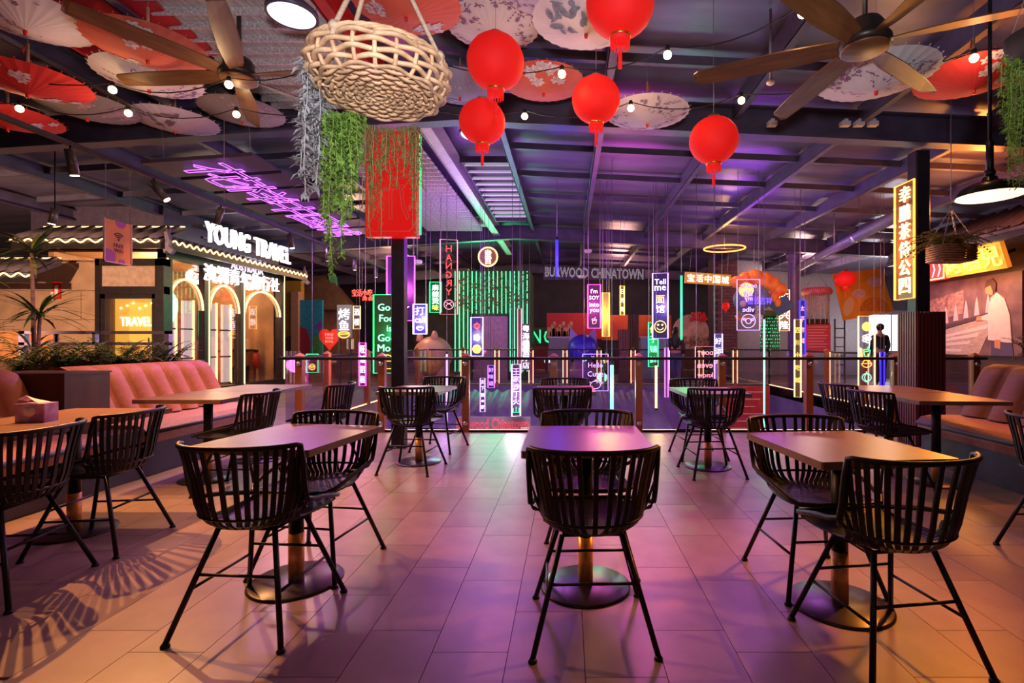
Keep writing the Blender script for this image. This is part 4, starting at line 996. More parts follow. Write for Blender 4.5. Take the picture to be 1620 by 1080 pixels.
palm('tall strap-leaved palm in front of the stone wall at the picture edge', (-6.05, 5.75, 0), [(.05, 0, 1.55, 34, .50), (-.15, .1, 2.25, 30, .55), (-.1, .05, 1.10, 30, .45)], 5)
palm('second strap-leaved palm cut off by the picture edge', (-5.75, 4.95, 0), [(-.05, 0, 1.25, 26, .42), (-.2, .1, 1.9, 24, .5)], 6)

# ------------------------------------------------------------------ bakery side behind the booth
BX = 7.5
wr = struct('wall_bakery', MB().bb(BX, BX + .2, 6.9, 10.7, 0, 3.4), mat('bakery_timber', (.07, .03, .025), .5, var=.3, scale=3))
def bz(py, px): return EYE + (540 - py) / 800 * (BX * 800 / (px - CAMX))
eave('grey tiled eave above the bakery poster', (BX + .1, 10.9, 3.0), (BX + .1, 6.9, 3.0), 16, run=.7, rise=.45, wave=False, ridge=False)
po = thing('bakery_poster', 'wall poster of a person in a white jacket at a bakery counter', 'poster', (BX - .03, 9.4, .98), -PI / 2)
# local x runs towards the viewer (to smaller Y)
pm = lambda n, c, **k: mat('poster_' + n, c, .5, **k)
obj('sheet', MB().bb(-1.1, 1.1, -.01, .02, 0, 1.42), pm('back', (.26, .13, .13), var=.3, scale=3, c2=(.11, .045, .06)), po)
def flat(nm, pts, m, k=1): return obj(nm, MB().plate(pts, -.012 - .003 * k, -.01), m, po)
flat('counter_print', [(-1.1, 0), (.22, 0), (.62, .72), (-1.1, .38)], pm('counter', (.55, .36, .30), var=.25, scale=9, stretch=(1, 1, 5)))
for k in range(4): flat('tray_print', [(-1.05 + .1 * k, .06 + .08 * k), (-.2 + .2 * k, .06 + .14 * k), (-.15 + .2 * k, .11 + .15 * k), (-1.05 + .1 * k, .11 + .08 * k)], pm('tray', (.78, .58, .52)), 2)
flat('shelf_print', [(-1.1, .62), (-.12, .78), (-.12, 1.22), (-1.1, 1.08)], pm('shelf', (.62, .30, .24), var=.4, scale=12, c2=(.25, .08, .08)))
flat('edge_print', [(-1.1, .40), (.62, .74), (.62, .80), (-1.1, .46)], pm('edge', (.10, .05, .06)), 3)
for k in range(5): flat('bottle_print', [(-.62 + .25 * k, .60 + .04 * k), (-.50 + .25 * k, .61 + .04 * k), (-.53 + .25 * k, .82 + .04 * k), (-.56 + .25 * k, .94 + .04 * k), (-.59 + .25 * k, .82 + .04 * k)], pm('bottle', (.80, .45, .50)), 3)
flat('jacket_print', [(.44, .28), (.92, .22), (.88, .70), (.78, .98), (.62, 1.10), (.50, 1.02), (.44, .74), (.28, .70), (.28, .64), (.44, .62)], pm('jacket', (.72, .58, .54), var=.06), 4)
flat('face_print', [(.40, 1.10), (.54, 1.06), (.56, 1.22), (.48, 1.30), (.38, 1.24)], pm('skin', (.62, .26, .12)), 5)
flat('hair_print', [(.37, 1.20), (.42, 1.34), (.54, 1.36), (.62, 1.26), (.60, 1.12), (.54, 1.14), (.50, 1.24)], pm('hair', (.09, .035, .02)), 6)
flat('hand_print', [(.58, .14), (.70, .12), (.70, .28), (.58, .28)], pm('skin', ()), 5); flat('hand_print', [(.18, .62), (.30, .63), (.30, .71), (.20, .70)], pm('skin', ()), 5)
flat('skirt_print', [(.50, .0), (.95, .0), (.92, .22), (.50, .28)], pm('skirt', (.10, .06, .14)), 3)
flat('dessert_print', [(-1.0, .02), (-.55, .02), (-.6, .2), (-.95, .2)], pm('dessert', (.80, .40, .45), var=.2, scale=20), 4)
light('poster_lamp', 'AREA', (BX - 1.0, 9.3, 2.9), 20, (1, .75, .72), .5, (BX, 9.4, 1.5))
bs = thing('bakery_sign', 'orange glowing bakery sign with pale characters under the tiled eave', 'neon sign', (BX - .30, 8.95, 2.44), -PI / 2); bs.rotation_euler = (D(18), 0, -PI / 2)
[obj('bracket', MB().bb(q - .025, q + .025, .04, .34, .2, .25), black, bs) for q in (-.48, .52)]
obj('panel', MB().bb(-.60, .72, -.04, .04, 0, .48), mat('bakery_panel', (.75, .22, .02), .5, emit=(1, .30, .02), es=.45), bs)
for k, ch in enumerate('烤糕兒'): text(bs, ch, N('yellow'), w=.38, h=.36, loc=(-.36 + .42 * k, -.05, .24), ex=.015)
light('bakery_glow', 'POINT', (BX - .75, 8.9, 2.55), 60, (1, .36, .04), .25)
bs2 = thing('bakery_sign', 'red striped glowing sign beside the orange bakery sign', 'neon sign', (BX - .30, 10.1, 2.42), -PI / 2)
[obj('bracket', MB().bb(q - .025, q + .025, .04, .34, .2, .25), black, bs2) for q in (-.38, .38)]
obj('panel', MB().bb(-.52, .52, -.04, .04, 0, .40), mat('stripe_panel', (.6, .03, .03), .5, emit=(1, .03, .03), es=.5), bs2)
obj('neon_frame', MB().tube([(-.5, -.06, .02), (.5, -.06, .02), (.5, -.06, .38), (-.5, -.06, .38)], .014, 6, closed=True), N('warm'), bs2)
for k in range(6): obj('stripe', MB().tube([(-.40 + .15 * k, -.06, .06), (-.34 + .15 * k, -.06, .2), (-.38 + .15 * k, -.06, .33)], .013, 5), N('rose'), bs2)
# orange vertical neon on the steel post
os_ = thing('neon_sign', 'tall orange neon sign with stacked characters on the post above the ribbed cladding', 'neon sign', (3.98, 5.95, 1.72), -PI / 2)
obj('backing', MB().bb(-.17, .17, 0, .02, 0, 1.38), mat('backing_amber', (.13, .045, .01), .35), os_)
obj('neon_frame', MB().tube([(-.17, -.02, .01), (.17, -.02, .01), (.17, -.02, 1.37), (-.17, -.02, 1.37)], .013, 6, closed=True), N('orange'), os_)
for k, ch in enumerate('幸鵬茶侍公四'): text(os_, ch, neon('amber_text', (1, .72, .32), 2.6), w=.19, h=.185, loc=(0, -.015, 1.24 - .215 * k), ex=.008)
[obj('bracket', MB().bb(-.03, .03, .02, .16, q, q + .05), black, os_) for q in (.3, 1.0)]
light('amber_glow', 'POINT', (3.7, 5.95, 2.3), 22, (1, .45, .08), .15)
# chain-hung wicker box of plants
hb = thing('hanging_basket', 'wicker box planter hung on chains in front of the orange bakery sign', 'basket', (3.98, 5.25, 2.05))
for k in range(7): obj('strand', MB().tube([(-.17, -.12, .02 + .024 * k), (.17, -.12, .02 + .024 * k), (.17, .12, .02 + .024 * k), (-.17, .12, .02 + .024 * k)], .012, 6, closed=True), mat('brown_wicker', (.30, .13, .06), .6, var=.3, scale=30), hb)
obj('floor_panel', MB().bb(-.16, .16, -.11, .11, 0, .02), MT['brown_wicker'], hb)
chm = mat('pale_chain', (.6, .5, .48), .4, .6)
for sx in (-1, 1):
    for sy in (-1, 1):
        b = MB(); a, c = Vector((sx * .17, sy * .12, .18)), Vector((0, 0, .56))
        for i in range(14):
            p = a.lerp(c, (i + .5) / 14); d = (c - a).normalized() * .017; s = (Vector((0, 0, 1)) if i % 2 else Vector((1, 0, 0))).cross(d).normalized() * .007
            b.tube([p - d + s * .5, p - d * .5 + s, p + d * .5 + s, p + d + s * .5, p + d - s * .5, p + d * .5 - s, p - d * .5 - s, p - d - s * .5], .0022, 4, closed=True)
        obj('chain', b, chm, hb)
obj('hook', MB().tube([(0, 0, .55), (0, 0, .60), (.02, 0, .63), (.0, 0, .66), (0, 0, roof_z(3.98) - 2.05)], .004, 5), wire, hb)
fern('olive leafy plant growing in the chain-hung wicker box', (3.98, 5.25, 2.20), .44, 40, 77, mat('sunny_leaf', (.24, .20, .04), .5, var=.4, scale=12), 1.0)
# ------------------------------------------------------------------ neon signs hung over the void
clear = glass('acrylic', (.92, .9, .95), .08)
def arc(cx, cz, r, a0, a1, n=14, k=1.): return [(cx + r * math.cos(D(a0 + (a1 - a0) * i / n)), 0, cz + k * r * math.sin(D(a0 + (a1 - a0) * i / n))) for i in range(n + 1)]
def icon(kind, s):
    """small neon drawing about s across, as a list of strokes"""
    if kind == 'ring': return [arc(0, 0, .5 * s, 0, 360, 20), arc(0, 0, .2 * s, 0, 360, 12), arc(.3 * s, .1 * s, .08 * s, 0, 360, 8), arc(-.3 * s, .12 * s, .08 * s, 0, 360, 8)]
    if kind == 'bowl': return [arc(0, .05 * s, .5 * s, 180, 360, 14, .8), [(-.5 * s, 0, .05 * s), (.5 * s, 0, .05 * s)], arc(-.1 * s, .1 * s, .28 * s, 0, 180, 10), [(.1 * s, 0, .5 * s), (.45 * s, 0, .1 * s)]]
    if kind == 'face': return [arc(0, 0, .5 * s, 0, 360, 20), arc(0, -.18 * s, .28 * s, 0, 180, 10, .9), [(-.3 * s, 0, .25 * s), (-.05 * s, 0, .12 * s)], [(.3 * s, 0, .25 * s), (.05 * s, 0, .12 * s)]]
    if kind == 'smile': return [arc(0, 0, .5 * s, 0, 360, 20), arc(0, 0, .28 * s, 200, 340, 10), arc(-.18 * s, .15 * s, .06 * s, 0, 360, 8), arc(.18 * s, .15 * s, .06 * s, 0, 360, 8)]
    if kind == 'chili': return [arc(.1 * s, .5 * s, .7 * s, 200, 290, 14), arc(.2 * s, .4 * s, .45 * s, 205, 285, 12), [(.2 * s, 0, -.05 * s), (.5 * s, 0, .15 * s)]]
    if kind == 'lips': return [arc(0, .1 * s, .5 * s, 190, 350, 12, .8), arc(0, .0, .5 * s, 20, 160, 12, .45), [(-.4 * s, 0, .0), (.4 * s, 0, .05 * s)]]
    if kind == 'lantern': return [arc(0, 0, .45 * s, 0, 360, 18, .85), arc(0, 0, .2 * s, 0, 360, 14, 1.9), [(-.15 * s, 0, -.45 * s), (.15 * s, 0, -.45 * s), (.1 * s, 0, -.7 * s)], [(0, 0, .4 * s), (0, 0, .6 * s)]]
    if kind == 'flower': return [arc(0, 0, .22 * s, 0, 360, 10)] + [arc(.28 * s * math.cos(k * 1.257), .28 * s * math.sin(k * 1.257), .2 * s, 0, 360, 8) for k in range(5)]
    if kind == 'coin': return [arc(0, 0, .5 * s, 0, 360, 18), arc(0, 0, .4 * s, 0, 360, 16), arc(0, 0, .28 * s, 0, 360, 14), arc(0, 0, .15 * s, 0, 360, 10), [(-.4 * s, 0, 0), (.4 * s, 0, 0)]]
    if kind == 'teapot': return [arc(0, 0, .4 * s, 0, 360, 18, .75), [(.38 * s, 0, 0), (.62 * s, 0, .25 * s)], arc(-.45 * s, .05 * s, .18 * s, 60, 300, 10), [(-.15 * s, 0, .3 * s), (.15 * s, 0, .3 * s)], arc(0, .36 * s, .05 * s, 0, 360, 8)]
    if kind == 'cup': return [[(-.35 * s, 0, .3 * s), (-.2 * s, 0, -.5 * s), (.25 * s, 0, -.4 * s), (.4 * s, 0, .2 * s), (-.35 * s, 0, .3 * s)], [(0, 0, .25 * s), (.2 * s, 0, .6 * s)], [(-.3 * s, 0, 0), (.3 * s, 0, .1 * s)]]
    return [arc(0, 0, .4 * s, 0, 360)]
def hang(t, x, z, c, top=None):
    obj('cord', MB().tube([(x, 0, z), (x, 0, (top or roof_z(c.x)) - c.z)], .004, 4), wire, t)
def nsign(label, l, tp, r, b, Y, fcol, lines, tcol, back='clear', mirror=False, yaw=0., cords=2, fr=.012, icons=(), tth=None, bulk=.012, textw=.78, glow=0):
    c = at((l + r) / 2, b, Y); w = (r - l) / 800 * Y; h = (b - tp) / 800 * Y
    t = thing('neon_sign', label, 'neon sign', c, D(yaw))
    if yaw: w /= max(.25, math.cos(D(yaw)))
    if back == 'clear': obj('backing', MB().bb(-w / 2, w / 2, .012, .018, 0, h), clear, t)
    elif back: obj('backing', MB().bb(-w / 2, w / 2, .012, .03, 0, h), mat('sign_back_%.2f_%.2f_%.2f' % back, tuple(q * .24 for q in back), .4), t)
    if fcol: obj('neon_frame', MB().tube([(-w / 2, 0, 0), (w / 2, 0, 0), (w / 2, 0, h), (-w / 2, 0, h)], fr, 6, closed=True), N(fcol), t)
    for (s, zc, hh) in lines:
        if isinstance(s, tuple): s, tc = s
        else: tc = tcol
        text(t, s, N(tc), w=w * textw, h=h * hh, loc=(0, -.004, h * zc), ex=.006, mirror=mirror, fit=True) if len(s) > 1 else text(t, s, N(tc), w=min(w * textw, h * hh * 1.1), h=h * hh, loc=(0, -.004, h * zc), ex=.006, mirror=mirror)
    for (k, ic, zc, sz) in icons:
        m = MB()
        for st_ in icon(k, w * sz): m.tube([(p[0], p[1] - .005, p[2] + h * zc) for p in st_], max(.006, fr * .6), 5)
        obj('neon_drawing', m, N(ic), t)
    if cords == 2: hang(t, -w * .45, h, c); hang(t, w * .45, h, c)
    elif cords == 1: hang(t, 0, h, c)
    if glow: light('sign_glow', 'POINT', c + Vector((0, -.25, h / 2)), glow, NEON[fcol or tcol][0], .12)
    return t
nsign('green framed neon sign reading GOOD FOOD IS GOOD MOOD beside the steel post', 591, 466, 641, 590, 8.3, 'green', [('Good', .84, .09), ('Food', .70, .09), ('is', .57, .075), ('Good', .45, .09), ('Mood', .32, .09)], 'mint', back=(.05, .10, .03), icons=[('bowl', 'orange', .14, .6)], glow=14)
nsign('tall pink framed neon sign half hidden behind the steel post', 612, 405, 656, 507, 8.6, 'pink', [('FREE', .50, .06), ('PRICE', .44, .06), ('@chili', .36, .07)], 'white', back=(.10, .05, .30), icons=[('bowl', 'orange', .84, .42), ('cup', 'white', .65, .4), ('chili', 'white', .18, .6)], glow=30)
nsign('blue neon sign with a chili drawing hanging low behind the steel post', 654, 481, 675, 528, 8.0, 'white', [('打', .78, .28), ('call', .48, .2)], 'white', back=(.12, .05, 2.6), icons=[('lips', 'white', .2, .55)], glow=9)
NEON_BLUE = neon('blue_halo', (.15, .08, 1), 1.2)
nsign('small green framed neon sign with stacked white characters beside the tube kiosk', 680, 446, 698, 494, 9.5, 'green', [('麻', .82, .2), ('辣', .60, .2), ('烫', .38, .2), (('味', 'yellow'), .16, .18)], 'white', back=(.02, .22, .08), glow=8)
nsign('clear neon sign with mirrored red letters HANGRY hung on wires', 697, 379, 723, 497, 9.0, 'rose', [('H', .88, .085), ('A', .76, .085), ('N', .65, .085), ('G', .53, .085), ('R', .42, .085), ('Y', .30, .085)], 'red', mirror=True, yaw=12, fr=.008, icons=[('face', 'rose', .13, .55)], textw=.34)
nsign('blue framed neon sign with lantern, rose and coin drawings before the lift door', 745, 502, 764, 563, 10.0, 'white', [], 'white', back=(.10, .05, .62), icons=[('lantern', 'red', .78, .55), ('flower', 'white', .48, .6), ('coin', 'yellow', .18, .68)], glow=10)
nsign('white neon sign with stacked characters hanging lowest in the void', 810, 576, 823, 658, 8.2, 'white', [('王', .86, .12), ('家', .72, .12), ('沙', .57, .12), ('丁', .42, .12), ('火', .28, .12), (('山', 'green'), .12, .12)], 'lilac', back=(.35, .15, .45), yaw=20, glow=14)
nsign('bright white vertical neon sign at the corner of the green tube kiosk', 826, 512, 838, 585, 13.0, None, [('粤', .9, .14), ('海', .74, .14), ('楼', .58, .14), ('餐', .42, .14), ('厅', .26, .14), ('店', .1, .14)], 'white', back=(.45, .36, .55), textw=.9, glow=10)
nsign('thin red and white vertical neon strip beside the bright white one', 819, 488, 825, 590, 13.4, 'rose', [], 'white', back=(.5, .1, .1))
nsign('narrow blue neon sign low in the void with slanted characters', 760, 598, 767, 651, 9.2, 'lilac', [('天', .88, .12), ('下', .70, .12), ('第', .5, .12), ('一', .32, .06), ('家', .14, .12)], 'white', back=(.12, .08, .55), yaw=18)
nsign('small pink and blue neon panel low in the void', 772, 578, 782, 613, 10.5, 'purple', [('好', .8, .2), ('味', .5, .2), ('道', .2, .2)], 'lilac', back=(.08, .05, .6))
nsign('pink neon sign reading IM SOY INTO YOU', 930, 450, 950, 519, 9.0, 'pink', [("I'm", .85, .10), ('SOY', .70, .11), ('into', .54, .10), ('you', .39, .10)], 'white', back=(.22, .03, .28), icons=[('cup', 'rose', .17, .5)], glow=10)
nsign('yellow glowing vertical sign next to the soy sign', 953, 463, 964, 532, 9.6, 'yellow', [], 'white', back=(.75, .55, .10), glow=26)
nsign('slim yellow side-on neon sign above the maroon columns', 981, 452, 988, 498, 10.4, 'yellow', [('日', .8, .16), ('月', .5, .16), ('光', .2, .16)], 'white', back=(.5, .36, .05), yaw=35)
nsign('tall violet framed neon sign with smiling bowl beside the woman', 1033, 432, 1056, 535, 8.8, 'lilac', [('Tell', .87, .08), ('me', .77, .07), (('面', 'yellow'), .60, .12), ('馆', .45, .12)], 'white', back=(.10, .07, .35), yaw=-18, icons=[('smile', 'yellow', .18, .75)], glow=12)
nsign('slim green framed neon sign hanging below the violet one', 1026, 510, 1041, 580, 9.4, 'green', [(('包', 'yellow'), .84, .16), ('子', .62, .15), ('铺', .40, .15), ('鲜', .16, .15)], 'mint', back=(.03, .30, .12), glow=8)
nsign('lilac neon sign with mirrored words and a donut drawing', 1166, 442, 1202, 522, 8.2, 'lilac', [('DONUT', .87, .12), ('kill', .72, .10), ('my', .60, .09), ('vibe', .41, .10)], 'lilac', mirror=True, fr=.008, icons=[('ring', 'lilac', .18, .6)], textw=.7)
nsign('small blue and white neon sign in front of the brick pillar', 1131, 528, 1142, 640, 9.0, 'lilac', [('好', .9, .09), ('运', .76, .09), ('来', .62, .09)], 'white', back=(.30, .25, .75), yaw=-25, glow=6)
nsign('pink neon sign with mirrored words behind the green-lit table', 1100, 548, 1131, 650, 8.4, 'rose', [("DON'T", .90, .09), ('even', .70, .09), ('know', .56, .09), ('why', .36, .08)], 'rose', mirror=True, fr=.007)
nsign('pale lilac neon sign with a teapot drawing behind the middle table', 922, 560, 962, 618, 9.0, 'lilac', [('You', .90, .10), ('Hello', .70, .13), ('Cutie', .46, .14)], 'lilac', fr=.006, icons=[('teapot', 'lilac', .16, .5)])
nsign('colourful framed neon sign with vegetable drawings beside the ribbed column', 1358, 500, 1384, 618, 9.0, 'warm', [], 'white', back='clear', icons=[('coin', 'yellow', .86, .5), ('flower', 'white', .70, .55), ('cup', 'green', .52, .55), ('bowl', 'orange', .36, .6), ('lantern', 'mint', .18, .6)], glow=8)
nsign('amber vertical neon strip with small characters near the purple post', 1258, 505, 1266, 628, 8.8, 'warm', [('四', .86, .07), ('川', .70, .07), ('小', .54, .07), ('吃', .38, .07), ('城', .22, .07)], 'yellow', back=(.55, .25, .08), yaw=-30)
nsign('indigo vertical neon strip next to the amber strip', 1266, 475, 1273, 560, 9.4, 'blue', [('太', .85, .1), ('平', .65, .1), ('洋', .45, .1), ('城', .25, .1)], 'rose', back=(.15, .10, .7), yaw=-30)
nsign('pink vertical neon strip low beside the walking woman', 1052, 550, 1057, 628, 8.8, 'purple', [], 'white', back=(.4, .12, .5))
nsign('pink-white neon sign hanging low near the balustrade corner', 568, 542, 579, 610, 8.4, 'pink', [('旺', .85, .17), ('铺', .62, .17), ('招', .38, .17), ('租', .15, .17)], 'white', back=(.35, .06, .4), yaw=-10, glow=10)
nsign('green and pink framed little neon sign behind the corner post', 485, 560, 503, 589, 8.8, 'green', [], 'white', back=(.35, .05, .25), icons=[('ring', 'yellow', .3, .5)], cords=1)
nsign('blue vertical neon strip with small letters near the ribbed column', 1393, 557, 1399, 612, 8.6, 'blue', [], 'white', back=(.08, .06, .5))
def ntube(label, px, y0, y1, Y, col, r=.022, glow=10):
    c = at(px, y1, Y); h = (y1 - y0) / 800 * Y; t = thing('neon_tube', label, 'neon tube', c)
    obj('tube', MB().tube([(0, 0, 0), (0, 0, h)], r, 8), N(col), t); obj('cap', MB().tube([(0, 0, h), (0, 0, h + .05)], r * 1.1, 8).tube([(0, 0, -.04), (0, 0, 0)], r * 1.1, 8), black, t)
    hang(t, 0, h + .05, c); light('tube_glow', 'POINT', c + Vector((0, -.2, h / 2)), glow, NEON[col][0], .1)
ntube('blue vertical neon tube hung in front of the chinatown letters', 881, 380, 438, 9.0, 'blue', .026, 22)
ntube('green vertical neon tube hung beside the violet sign', 1078, 436, 537, 9.0, 'green', .02, 16)
ntube('thick green neon tube standing low behind the middle table', 968, 577, 648, 8.0, 'mint', .03, 14)
ntube('pale green long neon tube low beside the red menu wall', 1209, 505, 676, 8.6, 'mint', .016, 10)
ntube('amber neon tube low behind the middle table, next to the green tube', 1038, 578, 645, 8.6, 'warm', .022, 8)
ntube('pink-white neon tube at the void edge behind the post table', 707, 560, 668, 8.0, 'lilac', .014, 6)
# red script near the floor of the void
rs = thing('neon_script', 'red cursive neon words low on the void wall behind the rail', 'neon sign', at(780, 670, 8.4)); 
text(rs, 'Burwood Chinatown', N('red'), w=1.2, h=.17, loc=(0, 0, 0), outline=.008, spacing=1.0)
obj('mount', MB().bb(-.62, .62, .03, .05, -.11, .11), mat('mount_board', (.35, .28, .33), .5, var=.1), rs); obj('stand', MB().bb(-.5, -.46, .03, .05, -3.4, -.1).bb(.46, .5, .03, .05, -3.4, -.1), black, rs)
# lower storey kiosk awning, drape and red menu
aw = thing('kiosk_awning', 'purple scalloped kiosk awning on the lower storey seen through the glass', 'awning', (-.5, 11.0, -.55))
vs_, fs_ = [], []
for i in range(81):
    x = -3.0 + 5.6 * i / 80; q = .04 * math.sin(i * PI / 2)
    vs_ += [(x, 1.6, .55 + q), (x, -1.0, q), (x, -1.02, -.16 + .05 * (i % 2))]
for i in range(80):
    for k in range(2): a = i * 3 + k; fs_.append((a, a + 3, a + 4, a + 1))
obj('sheet', MB().add(vs_, fs_, True), mat('awning_purple', (.15, .12, .27), .5, var=.2, scale=3), aw); obj('pole', MB().tube([(-2.6, -.9, -3.05), (-2.6, -.9, 0)], .04, 8).tube([(2.3, -.9, -3.05), (2.3, -.9, 0)], .04, 8), black, aw)
rm = thing('menu_board', 'large red menu wall on the lower storey beneath the far rail', 'menu', at(1184, 662, 10.4)); 
obj('board', MB().bb(-.44, .44, 0, .06, -1.4, .66), mat('menu_red', (.60, .03, .04), .5, var=.1), rm)
for k in range(9): obj('menu_line', MB().bb(-.36, .34 - .1 * (k % 3), -.006, 0, .54 - .15 * k, .56 - .15 * k), mat('menu_text', (.85, .5, .5), .5), rm)
obj('support', MB().bb(-.5, .5, .06, .1, -1.92, -1.2), black, rm)
# ------------------------------------------------------------------ far side of the hall
# green tube kiosk with lift
def bxp(l, t, r, b, Y): return at(l, t, Y), at(r, b, Y)
kc = at(777, 601.5, 16.0); kw = 2.36; kh = 3.5
kz = thing('tube_kiosk', 'lift kiosk covered in vertical green neon tubes and leaves', 'kiosk', (kc.x, 16.0, 0))
leafw = mat('leaf_wall', (.03, .13, .05), .6, c2=(.01, .04, .02), scale=9, bump=.6, bscale=20)
obj('wall_panel', MB().bb(-kw / 2, -.62, .1, .4, 0, kh).bb(.52, kw / 2, .1, .4, 0, kh).bb(-.62, .52, .1, .4, 2.05, kh).bb(kw / 2, kw / 2 + .04, -.1, 2.0, 0, kh), leafw, kz)
tubem = MB().tube([(0, 0, 0), (0, 0, 1)], .015, 6).mesh('neon_tube'); tubem.materials.append(neon('kiosk_green', (.14, .92, .42), 1.25))
for k in range(18):
    x = -kw / 2 + .04 + k * (kw - .08) / 17; z0 = 2.12 if -.62 < x < .52 else .28
    o = obj('neon_tube', tubem, None, kz, (x, 0, z0)); o.scale = (1, 1, kh - .05 - z0)
b = MB(); rg = random.Random(8)
for k in range(420):
    p = (rg.uniform(-kw / 2, kw / 2), rg.uniform(-.05, .08), rg.choice((rg.gauss(2.55, .12), rg.gauss(3.05, .1), rg.uniform(2.1, kh)))); b.leaf(p, (rg.uniform(-1, 1), -.6, rg.uniform(-1, .6)), (0, 1, 0), .13, .035)
obj('climber', b, mat('climber_leaf', (.16, .30, .16), .5, var=.5, c2=(.35, .12, .06)), kz)
ld_ = obj('lift_door', MB().bb(-.62, .52, .2, .24, 0, 2.05), mat('lift_steel', (.42, .26, .42), .3, .5, var=.15), kz)
obj('door_gap', MB().bb(-.055, -.045, .19, .2, 0, 2.0).bb(-.66, -.62, .02, .2, 0, 2.1).bb(.52, .56, .02, .2, 0, 2.1), black, ld_)
light('kiosk_glow', 'AREA', (kc.x, 15.3, 2.2), 60, (.1, 1, .4), 1.5, (kc.x, 13, 2.6))
rd = thing('round_sign', 'round warm lit ring sign above the green tube kiosk', 'sign', at(772, 406, 14.5), 0)
obj('ring', MB().tube([(.27 * math.cos(2 * PI * i / 32), 0, .27 * math.sin(2 * PI * i / 32)) for i in range(32)], .022, 6, closed=True), N('warm'), rd)
obj('disc', MB().plate([(.25 * math.cos(2 * PI * i / 28), .25 * math.sin(2 * PI * i / 28)) for i in range(28)], .02, .04), mat('disc_brown', (.45, .20, .07), .5), rd)
text(rd, '書', N('white'), w=.20, h=.42, loc=(0, 0, 0), ex=.01); hang(rd, 0, .27, at(772, 406, 14.5))
# statues
pinkm = mat('pig_pink', (.68, .34, .30), .35, var=.12, scale=3)
pg = thing('pig_statue', 'glossy pink pig statue behind the far rail', 'statue', (at(685, 0, 15.4).x, 15.4, 0))
obj('body', MB().ball((0, 0, .82), .58, 24, 16, (1, 1, .98)), pinkm, pg); obj('ear', MB().lathe([(.12, 0), (.10, .14), (.05, .24), (0, .26)], 12, (-.36, -.12, 1.24)), pinkm, pg); obj('ear', MB().lathe([(.12, 0), (.10, .14), (.05, .24), (0, .26)], 12, (.10, -.2, 1.30)), pinkm, pg)
obj('snout', MB().ball((-.22, -.52, .86), .20, 14, 8, (1, .6, .8)), pinkm, pg); obj('belly', MB().ball((0, -.25, .62), .42, 18, 10), mat('pig_gold', (.62, .32, .08), .4, var=.2), pg)
for x in (-.3, .3):
    for y in (-.25, .25): obj('leg', MB().lathe([(.13, 0), (.14, .3), (.16, .5)], 12, (x, y, 0)), pinkm, pg)
ct = thing('cat_statue', 'round cobalt blue cat-eared statue behind the far rail', 'statue', (at(922, 0, 15.2).x, 15.2, 0))
blu = mat('cobalt', (.05, .03, .62), .35, var=.08); blp = mat('lilac_ear', (.35, .20, .62), .4)
obj('head', MB().ball((0, 0, 1.02), .45, 26, 16, (1, .9, .95)), blu, ct)
for s in (-1, 1):
    e = obj('ear', MB().add([(s * .12, 0, 1.38), (s * .42, 0, 1.16), (s * .38, 0, 1.66), (s * .26, .14, 1.28)], [(0, 1, 2), (0, 2, 3), (1, 3, 2), (0, 3, 1)]), blp, ct)
obj('body', MB().lathe([(0, 0), (.42, 0), (.45, .3), (.32, .62), (.2, .7)], 22), mat('cat_body', (.25, .20, .55), .4, c2=(.5, .06, .08), scale=3), ct)
obj('eye', MB().ball((-.13, -.40, .98), .035, 8, 6), mat('eye_white', (.85, .85, .9), .4), ct); obj('eye', MB().ball((.13, -.40, .98), .035, 8, 6), MT['eye_white'], ct)
# counters, posters and pillars along the back
def panel(name, label, cat, l, t, r, b, Y, m, d=.08, extra=None):
    p, q = bxp(l, t, r, b, Y); tt = thing(name, label, cat, ((p.x + q.x) / 2, Y, q.z)); w, h = q.x - p.x, p.z - q.z
    obj('panel', MB().bb(-w / 2, w / 2, 0, d, 0, h), m, tt)
    if name == 'poster': obj('stand', MB().bb(-w * .45, w * .45, d, d + .05, -q.z, h * .9), dkf, tt)
    return tt, w, h
tt, w, h = panel('poster', 'red poster with a group of people printed on it at the back of the hall', 'poster', 865, 495, 952, 536, 18.5, mat('poster_red', (.60, .03, .02), .5, var=.08))
rg = random.Random(4)
for k in range(9):
    x = -w * .46 + w * .05 * k + .03 * (k % 2); z = h * (.30 + .22 * (k % 3) / 2)
    obj('figure_print', MB().plate([(x - .09, .04), (x + .1, .04), (x + .08, z), (x - .08, z)], -.012, 0), mat('print_cloth%d' % (k % 3), ((.55, .30, .16), (.62, .45, .35), (.50, .10, .06))[k % 3], .6), tt)
    obj('face_print', MB().plate([(x + .07 * math.cos(i * PI / 4), z + .07 + .09 * math.sin(i * PI / 4)) for i in range(8)], -.015, 0), mat('print_skin', (.72, .40, .24), .6), tt)
text(tt, 'ETT', mat('poster_pale', (.75, .12, .08), .5), w=w * .2, h=h * .25, loc=(w * .28, -.005, h * .65), ex=.004)
tt, w, h = panel('poster', 'orange and red wall panel behind the maroon columns', 'wall panel', 952, 498, 1062, 538, 19.0, mat('panel_orange', (.66, .15, .015), .5, c2=(.45, .03, .02), scale=1.2))
gs = thing('green_sign', 'green pixel-lit sign letters on a red kiosk at the back of the hall', 'sign', (at(858, 0, 18.9).x, 18.9, 0))
obj('kiosk', MB().bb(-.48, .5, .1, .6, 0, 1.75), mat('kiosk_red', (.42, .04, .02), .5, var=.2), gs)
for k, ch in enumerate('NG'): obj('sign_box', MB().bb(-.42 + .44 * k, -.02 + .44 * k, 0, .1, 1.12, 1.72), mat('sign_box_green', (.02, .12, .05), .5), gs); text(gs, ch, N('green'), w=.32, h=.50, loc=(-.22 + .44 * k, -.01, 1.42), ex=.005)
